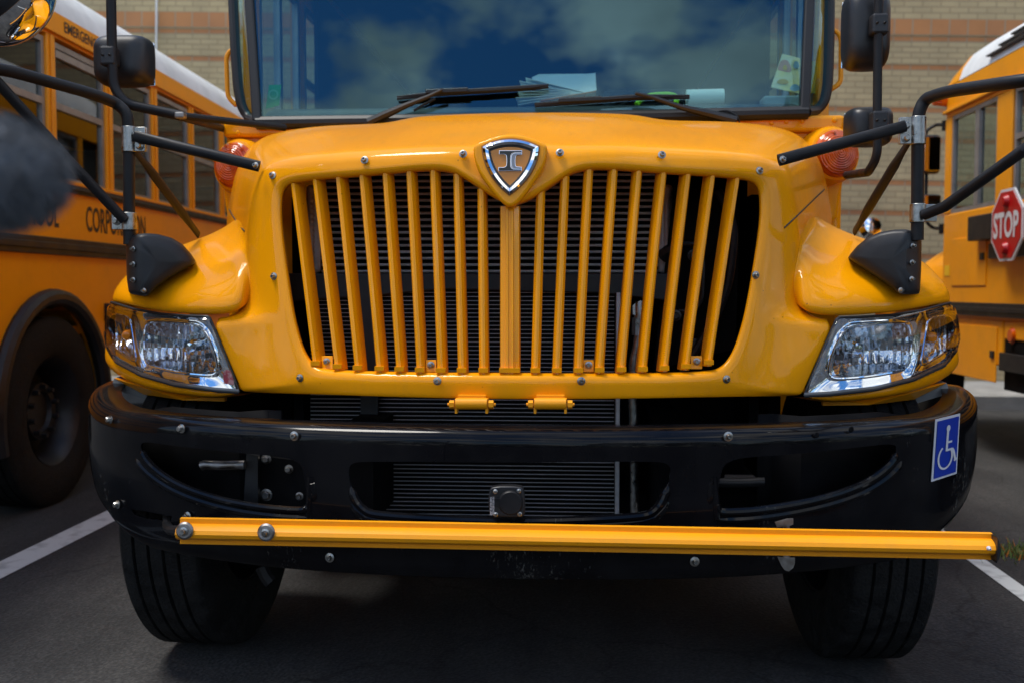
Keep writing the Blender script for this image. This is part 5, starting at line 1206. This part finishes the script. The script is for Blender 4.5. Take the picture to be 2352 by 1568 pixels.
cardm = MB(); pts = [P(*a, YW + .25 + (.06 if a[1] < 170 else 0)) for a in ((1771, 201), (1797, 124), (1844, 136), (1836, 216))]; cardm.hexa(pts, [p + Vector((0, .008, 0)) for p in pts]); cb = cardm.build('picture_card', M['card'], None, smooth=False); tag(cb, 'colourful yellow picture card leaning inside the lower corner of the windscreen', 'card')
for nm_, c_, rx_, mt_ in (('drawn_ring', (1802, 155), (15, 17), 'card_pink'), ('drawn_spot', (1803, 156), (5, 6), 'card_yellow'), ('drawn_patch', (1826, 202), (11, 8), 'card_blue'), ('drawn_patch', (1829, 150), (7, 9), 'card_blue'), ('drawn_patch', (1798, 188), (13, 6), 'card_yellow')):
    m = MB(); t_ = (c_[1] - 124) / 80; ya_ = YW + .31 - .06 * t_ - (.012 if nm_ == 'drawn_spot' else .006)
    m.hexa([P(c_[0] + rx_[0] * math.cos(a) * (1 + .12 * math.sin(3 * a)), c_[1] + rx_[1] * math.sin(a), ya_) for a in np.linspace(0, 2 * math.pi, 20, endpoint=False)], [P(c_[0] + rx_[0] * math.cos(a) * (1 + .12 * math.sin(3 * a)), c_[1] + rx_[1] * math.sin(a), ya_ + .003) for a in np.linspace(0, 2 * math.pi, 20, endpoint=False)])
    m.build(nm_, M[mt_], cb, smooth=False)
pts = [P(*a, YW + .34) for a in ((1856, 215), (1862, 140), (1886, 146), (1878, 215))]; m = MB(); m.hexa(pts, [p + Vector((0, .008, 0)) for p in pts]); o_ = m.build('yellow_card', M['card_olive'], None, smooth=False); tag(o_, 'plain yellow card standing behind the corner pane beside the picture card', 'card')
pts = [P(*a, YW + .06) for a in ((610, 251), (618, 196), (646, 195), (641, 243))]; m = MB(); m.hexa(pts, [p + Vector((0, .003, 0)) for p in pts]); o_ = m.build('green_pass', M['green'], None, smooth=False); tag(o_, 'small green paper pass stuck inside the lower left windscreen corner', 'pass')
m = MB(); c = P(628, 218, YW + .056); m.lathe([(.014, .001), (.02, .001), (.02, 0), (.014, 0)], c, (0, -1, 0), 20); m.build('pass_mark', M['green_pale'], o_)
bx_ = MB(); bx_.box(P(1790, 240, YW + .2) , (.14, .1, .05)); bo = bx_.build('radio_box', M['dash_grey'], None, bevel=.008, smooth=False); tag(bo, 'grey box on the dashboard below the picture card', 'box')
# wipers
for nm, armp, blade in (('l', [(847, 282), (890, 262), (937, 241), (985, 222), (1016, 207)], [(912, 222.5), (1015, 213), (1120, 207), (1225, 200), (1260, 195)]),
                        ('r', [(1690, 278), (1626, 262), (1564, 247), (1495, 223), (1459, 215)], [(1228, 239), (1320, 233), (1440, 224), (1500, 222), (1584, 220)])):
    wp = part_empty('wiper', bus)
    m = MB(); ap = [PWs(a[0], a[1], -.03 - .014 * i) for i, a in enumerate(armp)]; m.tube(ap, [.018, .016, .011, .008, .006], 8); m.build('wiper_arm', M['black_satin'], wp)
    m = MB(); bp_ = [PWs(a[0], a[1], -.045) for a in blade]; m.tube(bp_, [.003, .008, .009, .008, .003], 6); bq = [PWs(a[0], a[1] + 5, -.02) for a in blade]; m.tube(bq, .006, 6); m.tube([bp_[1] + Vector((-.06, -.01, .0)), bp_[1] + Vector((.1, -.012, .005))], .011, 6)
    m.build('wiper_blade', M['gasket'], wp)
m = MB(); m.tube(fillet([PWs(1626, 262, -.02), PWs(1670, 252, -.03), PWs(1695, 268, -.03), PWs(1700, 285, -.02)], .06), .003, 6); m.tube(fillet([PWs(1000, 228, -.02), PWs(975, 240, -.015), PWs(950, 255, -.01)], .05), .005, 6); m.build('washer_hose', M['gasket'], bus)
# amber lamps on the cowl corners
for c in ((537, 380), (1922, 353)):
    yl = YW - .02; cp = P(c[0], c[1], yl); lp = part_empty('turn_lamp', bus)
    sx = 1 if c[0] > 1172 else -1
    nrm = Vector((.28 * sx, -1, .05)).normalized()
    rs_ = np.linspace(0, .088, 90); hs_ = np.interp(rs_, (0, .03, .06, .078, .088), (.035, .034, .028, .017, .002)) + .0009 * np.sin(rs_ * 2 * math.pi / .0085)
    m = MB(); m.lathe([(float(a), float(b_)) for a, b_ in zip(rs_, hs_)] + [(.09, -.02)], cp, nrm, 48)
    m.build('amber_lens', M['amber_lens'], lp, sharp=25)
    m = MB(); m.lathe([(.088, -.005), (.098, -.01), (.108, -.03), (.112, -.09), (.09, -.12), (0, -.12)], cp, nrm, 32); m.build('lamp_housing', M['yellow'], lp)
    for k in range(6):
        a = k * math.pi / 3 + .3; u_ = Vector((0, 0, 1)); s_ = nrm.cross(u_)
        m = MB(); m.lathe([(0, .006), (.005, .005), (.006, 0)], cp + (u_ * math.cos(a) + s_ * math.sin(a)) * .075 + nrm * .018, nrm, 8); m.build('lens_screw', M['amber_lens'], lp)
    # lower corner post
    m = MB(); q = [(1886, 400), (1938, 408), (1934, 440), (1925, 500), (1900, 520), (1880, 470)] if sx > 0 else [(562, 420), (512, 432), (516, 470), (524, 520), (548, 540), (568, 480)]
    pts = [P(*a, YW + .035) for a in q]; m.hexa(pts, [p + Vector((0, .1, 0)) for p in pts]); m.build('cowl_post', M['yellow'], bus, bevel=.012, smooth=False)
# grab handles
for pts in ([(541, 113), (526, 119), (520, 134), (523, 224), (543, 243)], [(1908, 67), (1926, 76), (1932, 92), (1931, 192), (1907, 207)]):
    m = MB(); y_ = YW + .20; m.tube(fillet([P(*a, y_) for a in pts], .03), .0095, 10); m.build('grab_handle', M['yellow_matt'], bus)
# rear-view mirrors on tubular arms
def pillow(m, c, size, p=4.0, flat_back=.35, nu=28, nv=16, taper=.0):
    rows = []
    for i in range(nv + 1):
        ph = -math.pi / 2 + math.pi * i / nv; row = []
        for j in range(nu):
            th = 2 * math.pi * j / nu
            f_ = lambda w_, e: math.copysign(abs(w_) ** e, w_)
            x = f_(math.cos(ph), 2 / p) * f_(math.cos(th), 2 / p); z = f_(math.cos(ph), 2 / p) * f_(math.sin(th), 2 / p); y = f_(math.sin(ph), 2 / 2.6)
            if y > 0: y *= flat_back
            row.append(Vector((c[0] + x * size[0] / 2, c[1] + y * size[1] / 2, c[2] + z * size[2] / 2)))
        rows.append(row)
    m.grid(rows, close_u=True); return m
def mirror_head(x0, y0, x1, y1, y, dep=.18, p=5.0):
    a, b_ = P(x0, y0, y), P(x1, y1, y); c = (a + b_) / 2; sz = (abs(b_.x - a.x), dep, abs(a.z - b_.z))
    m = pillow(MB(), c + Vector((0, .02, 0)), sz, p); h = m.build('mirror_housing', M['black_satin'], None, sharp=60)
    return h, c, sz
def add_mirror(x0, y0, x1, y1, y, clampc, par, p=5.0, dep=.18):
    h, c, sz = mirror_head(x0, y0, x1, y1, y, dep, p); off = bus.location
    for v in h.data.vertices: v.co -= off
    h.parent = par
    m = MB(); m.box(c + Vector((0, .02 + dep / 2 * .35 + .002, 0)), (sz[0] * .86, .006, sz[2] * .86)); m.build('mirror_glass', M['chrome'], h, smooth=False, bevel=.002)
    m = MB(); cc2 = P(*clampc, y - dep * .56); m.box(cc2, (.052, .05, .065)); m.build('mirror_clamp', M['black_satin'], h, smooth=False, bevel=.008)
    for dx_ in (-.012, .012): screw(cc2 + Vector((dx_, -.025, 0)), (0, -1, 0), .004, h, 'black_tube')
y = 1.02
ml = part_empty('mirror_left_arm', bus); ml.name = 'mirror_assembly'
add_mirror(220, 84, 351, 199, y, (252, 131), ml, 4.5)
yt = y - .108
m = MB(); m.tube(fillet([P(254, -160, yt), P(255, 0, yt), P(258, 150, yt), P(262, 205, yt), P(290, 240, yt), P(415, 267, yt + .03)], .1, 8), .0165, 12); m.tube([P(405, 265, yt + .03), P(655, 294, YW - .2)], .0125, 10); m.tube([P(405, 266, yt + .03), P(520, 298, YW + .1)], .0145, 10)
m.build('mirror_arm', M['black_tube'], ml)
m = MB(); m.box(P(415, 266, yt + .02), (.035, .03, .022)); m.build('arm_clamp', M['dull_steel'], ml, bevel=.006, smooth=False)
mr = part_empty('mirror_assembly', bus)
add_mirror(1937, -18, 2040, 162, y, (2018, 58), mr, 4.5); add_mirror(1942, 248, 2047, 337, y, (2018, 280), mr, 4.5)
m = MB(); m.tube(fillet([P(2020, -200, yt), P(2019, 0, yt), P(2015, 200, yt), P(2015, 360, yt), P(1995, 396, yt + .03), P(1945, 403, YW - .05)], .1, 8), .0145, 12); m.build('mirror_arm', M['black_tube'], mr)
# crossview mirror arms, clamps, base covers (front fenders)
def steel_clamp(c, parent, r=.021, h=.05, dirx=1, yel=False):
    m = MB(); m.lathe([(r, -h / 2), (r, h / 2), (r - .004, h / 2), (r - .004, -h / 2), (r, -h / 2)], c, (0, 0, 1), 20)
    m.box(c + Vector((dirx * .032, -.004, 0)), (.034, .007, h * .92)); m.box(c + Vector((dirx * .032, .006, 0)), (.034, .005, h * .92))
    o_ = m.build('tube_clamp', M['steel'], parent, bevel=.0015, smooth=True, sharp=30)
    screw(c + Vector((dirx * .034, -.008, 0)), (0, -1, 0), .011, o_, 'steel', 'hex'); return o_
def rod(path, r, parent, name, flat_ends=True, n=12):
    path = [Vector(p) for p in path]
    if flat_ends and len(path) == 2:
        L = (path[1] - path[0]).length; k = [0, .05 / L, .12 / L, 1 - .12 / L, 1 - .05 / L, 1]; pts = [path[0].lerp(path[1], t) for t in k]
        m = MB(); m.tube(pts, [r, r, r, r, r, r], n, flat=[.35, .4, 1, 1, .4, .35])
    else: m = MB(); m.tube(path, r, n)
    return m.build(name, M['black_tube'], parent)
yp = .40
LA = part_empty('crossview_mirror', bus); RA = part_empty('crossview_mirror', bus)
domeL = P(8, -6, .0); domeR = P(2540, -70, -.04)
junL = P(-120, 150, .02)
rod(fillet([junL, P(0, 157, .12), P(215, 217, .33), P(268, 238, yp), P(293, 262, yp), P(296, 320, yp), P(297, 562, yp)], .09, 8), .0165, LA, 'mirror_arm', False)
rod([P(-90, 110, .05), P(0, 196, .12), P(160, 372, .28), P(286, 506, yp - .025)], .0145, LA, 'mirror_brace', False)
rod([P(308, 313, yp - .02), P(596, 383, PF(590, 382, -.002).y)], .0155, LA, 'mirror_brace'); screw(PF(588, 381, -.028) , (-.3, -1, .1), .009, LA, 'steel')
rod([P(310, 345, yp), P(456, 540, .80)], .0135, LA, 'mirror_brace'); 
for py, dx_ in ((312, 1), (337, 1), (509, -1)): steel_clamp(P(297, py, yp), LA, h=.05 if py != 337 else .032, dirx=dx_)
junR = P(2640, 150, -.04)
rod(fillet([junR, P(2352, 185, .06), P(2175, 211, .29), P(2124, 228, yp - .03), P(2109, 262, yp - .03), P(2108, 320, yp - .03), P(2107, 552, yp - .03)], .09, 8), .0165, RA, 'mirror_arm', False)
rod([P(2520, 215, .0), P(2352, 345, .06), P(2170, 475, .30), P(2122, 494, yp - .055)], .0145, RA, 'mirror_brace', False)
rod([P(2080, 290, yp - .05), P(1788, 369, .245)], .0155, RA, 'mirror_brace'); screw(P(1797, 367, .222), (.3, -1, .1), .009, RA, 'steel')
rod([P(2092, 318, yp - .03), P(1962, 534, .76)], .0135, RA, 'mirror_brace')
for py, dx_ in ((290, -1), (319, -1), (490, 1)): steel_clamp(P(2108, py, yp - .03), RA, h=.05 if py != 319 else .032, dirx=dx_)
for par, dc, sgn in ((LA, domeL, -1), (RA, domeR, 1)):
    n_ = Vector((-.57 * .76 * sgn, .65, -.82 * .76)).normalized(); R_d = .128
    sh_ = [(R_d * math.cos(a), -R_d * .9 * math.sin(a)) for a in np.linspace(0, math.pi / 2, 14)]
    m = MB(); m.lathe([(R_d * 1.0, .004), (R_d * 1.03, .002), (R_d * 1.03, -.010)] + sh_[0:], dc, n_, 48); hd = m.build('mirror_shell', M['black_satin'], par, sharp=50)
    m = MB(); m.lathe([(R_d * 1.0 * math.cos(a), .002 + R_d * .82 * math.sin(a)) for a in np.linspace(0, math.pi / 2, 14)], dc, n_, 48); m.build('mirror_glass', M['chrome'], hd)
    j = junL if sgn < 0 else junR
    m = MB(); m.tube([j, dc - n_ * R_d * .8], .014, 8); m.build('mirror_bracket', M['black_tube'], hd)
cov_l = [(289, 555), (297, 545), (312, 539), (335, 536), (362, 538), (395, 547), (420, 562), (440, 585), (450, 601), (446, 607), (420, 622), (385, 642), (358, 662), (338, 681), (329, 681), (296, 674), (291, 640)]
cov_r = [(1948, 592), (1952, 585), (1968, 566), (1992, 546), (2020, 534), (2050, 528), (2080, 527), (2098, 531), (2113, 539), (2117, 545), (2116, 620), (2113, 673), (2108, 676), (2070, 677), (2060, 672), (2040, 655), (2012, 636), (1980, 616)]
for poly, par, scr, sgn in ((cov_l, LA, [(307, 572), (307, 607), (307, 643), (332, 668)], -1), (cov_r, RA, [(2096, 565), (2094, 603), (2093, 641), (2068, 667)], 1)):
    cx_ = sum(q[0] for q in poly) / len(poly); cy_ = sum(q[1] for q in poly) / len(poly)
    def yy_(px, sgn=sgn):
        t = (px - 290) / 160 if sgn < 0 else (2117 - px) / 169
        return .355 + .10 * max(0, t - .2) + (.0 if t > .2 else .03 * (.2 - t) / .2)
    ps = resample(poly, 60); rows = []
    for t, d in ((.0, -.004), (.5, -.003), (.86, .000), (.93, .004), (.975, .011), (1.0, .024), (1.0, .09), (1.0, .16)):
        t = max(t, .02); rows.append([P(cx_ + (q[0] - cx_) * t, cy_ + (q[1] - cy_) * t, yy_(cx_ + (q[0] - cx_) * t) + d - (.02 if False else 0)) for q in ps])
    m = MB(); m.grid(rows, close_u=True); m.f.append(tuple(range(60))); o = len(m.v) - 60; m.f.append(tuple(range(o, o + 60))); cv = m.build('base_cover', M['black_satin'], par, sharp=60)
    for q in scr: screw(P(q[0], q[1], yy_(q[0]) - .003), (0.3 * sgn, -1, 0), .0075, cv, 'steel')

# ------------------------------------------------------------------ furry microphone windscreen at the left edge, close to the camera
mc = P(38, 382, CAM.y + .62)
mroot = empty('microphone', mc, 'grey furry microphone windshield out of focus close to the camera at the left edge', 'microphone')
m = MB(); axm = Vector((.97, .1, -.12)).normalized(); a_ = Vector((0, 0, 1)); u_ = (a_ - axm * a_.dot(axm)).normalized(); s_ = axm.cross(u_)
rx, rz = .034, .036; cm_ = mc + Vector((-.045, 0, 0))
rf_ = random.Random(5)
rows = []
for i in range(13):
    t = -1 + 2 * i / 12; rr2 = math.sqrt(max(0.0, 1 - abs(t) ** 2.6)); rows.append([cm_ + axm * (.072 * t) + (u_ * math.cos(2 * math.pi * j / 20) + s_ * math.sin(2 * math.pi * j / 20)) * rz * max(rr2, .02) for j in range(20)])
m.grid(rows, close_u=True)
for k in range(9000):
    t = rf_.uniform(-1, 1); th = rf_.uniform(0, 2 * math.pi); rr2 = math.sqrt(max(0.0, 1 - abs(t) ** 2.6))
    nr = u_ * math.cos(th) + s_ * math.sin(th); p = cm_ + axm * (.072 * t) + nr * rz * rr2
    d = (nr + axm * t * 1.1 + Vector((rf_.uniform(-.5, .5), rf_.uniform(-.5, .5), rf_.uniform(-.7, .3)))).normalized(); ln = rf_.uniform(.004, .010)
    w_ = d.cross(Vector((rf_.uniform(-1, 1), rf_.uniform(-1, 1), rf_.uniform(-1, 1)))).normalized() * .0007
    m.add([p - w_, p + w_, p + d * ln + Vector((0, 0, -.002))], [(0, 1, 2)])
M['fur'] = principled('grey_fur', (0.13, 0.14, 0.155), 0.9)
m.build('fur_cover', M['fur'], mroot, sharp=180)
m = MB(); m.tube([cm_ - axm * .07, cm_ - axm * .30, Vector((cm_.x - .34, cm_.y - .02, gz(-1) + .02))], .009, 8); m.lathe([(.0, .0), (.14, .0), (.14, .015), (.02, .03), (0, .03)], Vector((cm_.x - .34, cm_.y - .02, gz(-1.2))), (0, 0, 1), 20); m.build('microphone_stand', M['black_tube'], mroot)

# ------------------------------------------------------------------ weeds by the line, on the right
M['weed'] = vary(principled('weed', (0.08, 0.11, 0.03), 0.8), (0.09, 0.15, 0.03), (0.20, 0.22, 0.06), 20.0)
M['weed_red'] = principled('red_weed', (0.5, 0.16, 0.02), 0.8)
rw_ = random.Random(11); m = MB(); m2 = MB()
wc = G(2318, 1272)
for k in range(900):
    p = wc + Vector((rw_.gauss(.15, .16), rw_.gauss(0, .07), 0)); p.z = gz(p.x); h = rw_.uniform(.008, .05) * (1.5 if rw_.random() < .1 else 1)
    d = Vector((rw_.uniform(-.6, .6), rw_.uniform(-.6, .6), 1)).normalized(); s1 = d.cross(Vector((rw_.uniform(-1, 1), rw_.uniform(-1, 1), 0.1))).normalized() * .0045
    (m2 if (rw_.random() < .22 and p.x < wc.x + .08) else m).add([p - s1, p + s1, p + d * h + s1 * .3, p + d * h - s1 * .3], [(0, 1, 2, 3)])
wroot = empty('weed_patch', wc, 'low green and reddish weeds growing in the asphalt beside the white line', 'weeds')
m.build('leaves', M['weed'], wroot, smooth=False); m2.build('red_leaves', M['weed_red'], wroot, smooth=False)

# ------------------------------------------------------------------ unseen far belt of trees, added behind the camera to darken reflections
M['leaf'] = vary(principled('leaf', (0.05, 0.075, 0.03), 0.8), (0.03, 0.05, 0.02), (0.08, 0.11, 0.04), 1.2)
rt = random.Random(21); m = MB()
for k in range(5200):
    a = rad(rt.uniform(178, 362)); R0 = rt.uniform(27, 33); x, y_ = R0 * math.cos(a), R0 * math.sin(a) - 2
    hmax = 4.2 + 1.6 * math.sin(a * 9) + 1.2 * math.sin(a * 23 + 1); z = hmax * rt.random() ** .8 + rt.uniform(-.3, .4); s = rt.uniform(.3, .75)
    d1 = Vector((rt.uniform(-1, 1), rt.uniform(-1, 1), rt.uniform(-1, 1))).normalized(); d2 = d1.cross(Vector((rt.uniform(-1, 1), rt.uniform(-1, 1), rt.uniform(-1, 1)))).normalized()
    c = Vector((x, y_, z)); m.add([c - d1 * s, c - d2 * s * .6, c + d1 * s, c + d2 * s * .6], [(0, 1, 2, 3)])
tr = m.build('added_tree_belt', M['leaf'], None, smooth=False); tag(tr, None, None, kind='stuff')

# ------------------------------------------------------------------ keep to thing > part > sub-part
def depth_of(o):
    d = 0
    while o.parent is not None: o = o.parent; d += 1
    return d
for o in list(scene.objects):
    while depth_of(o) > 2:
        o.parent = o.parent.parent
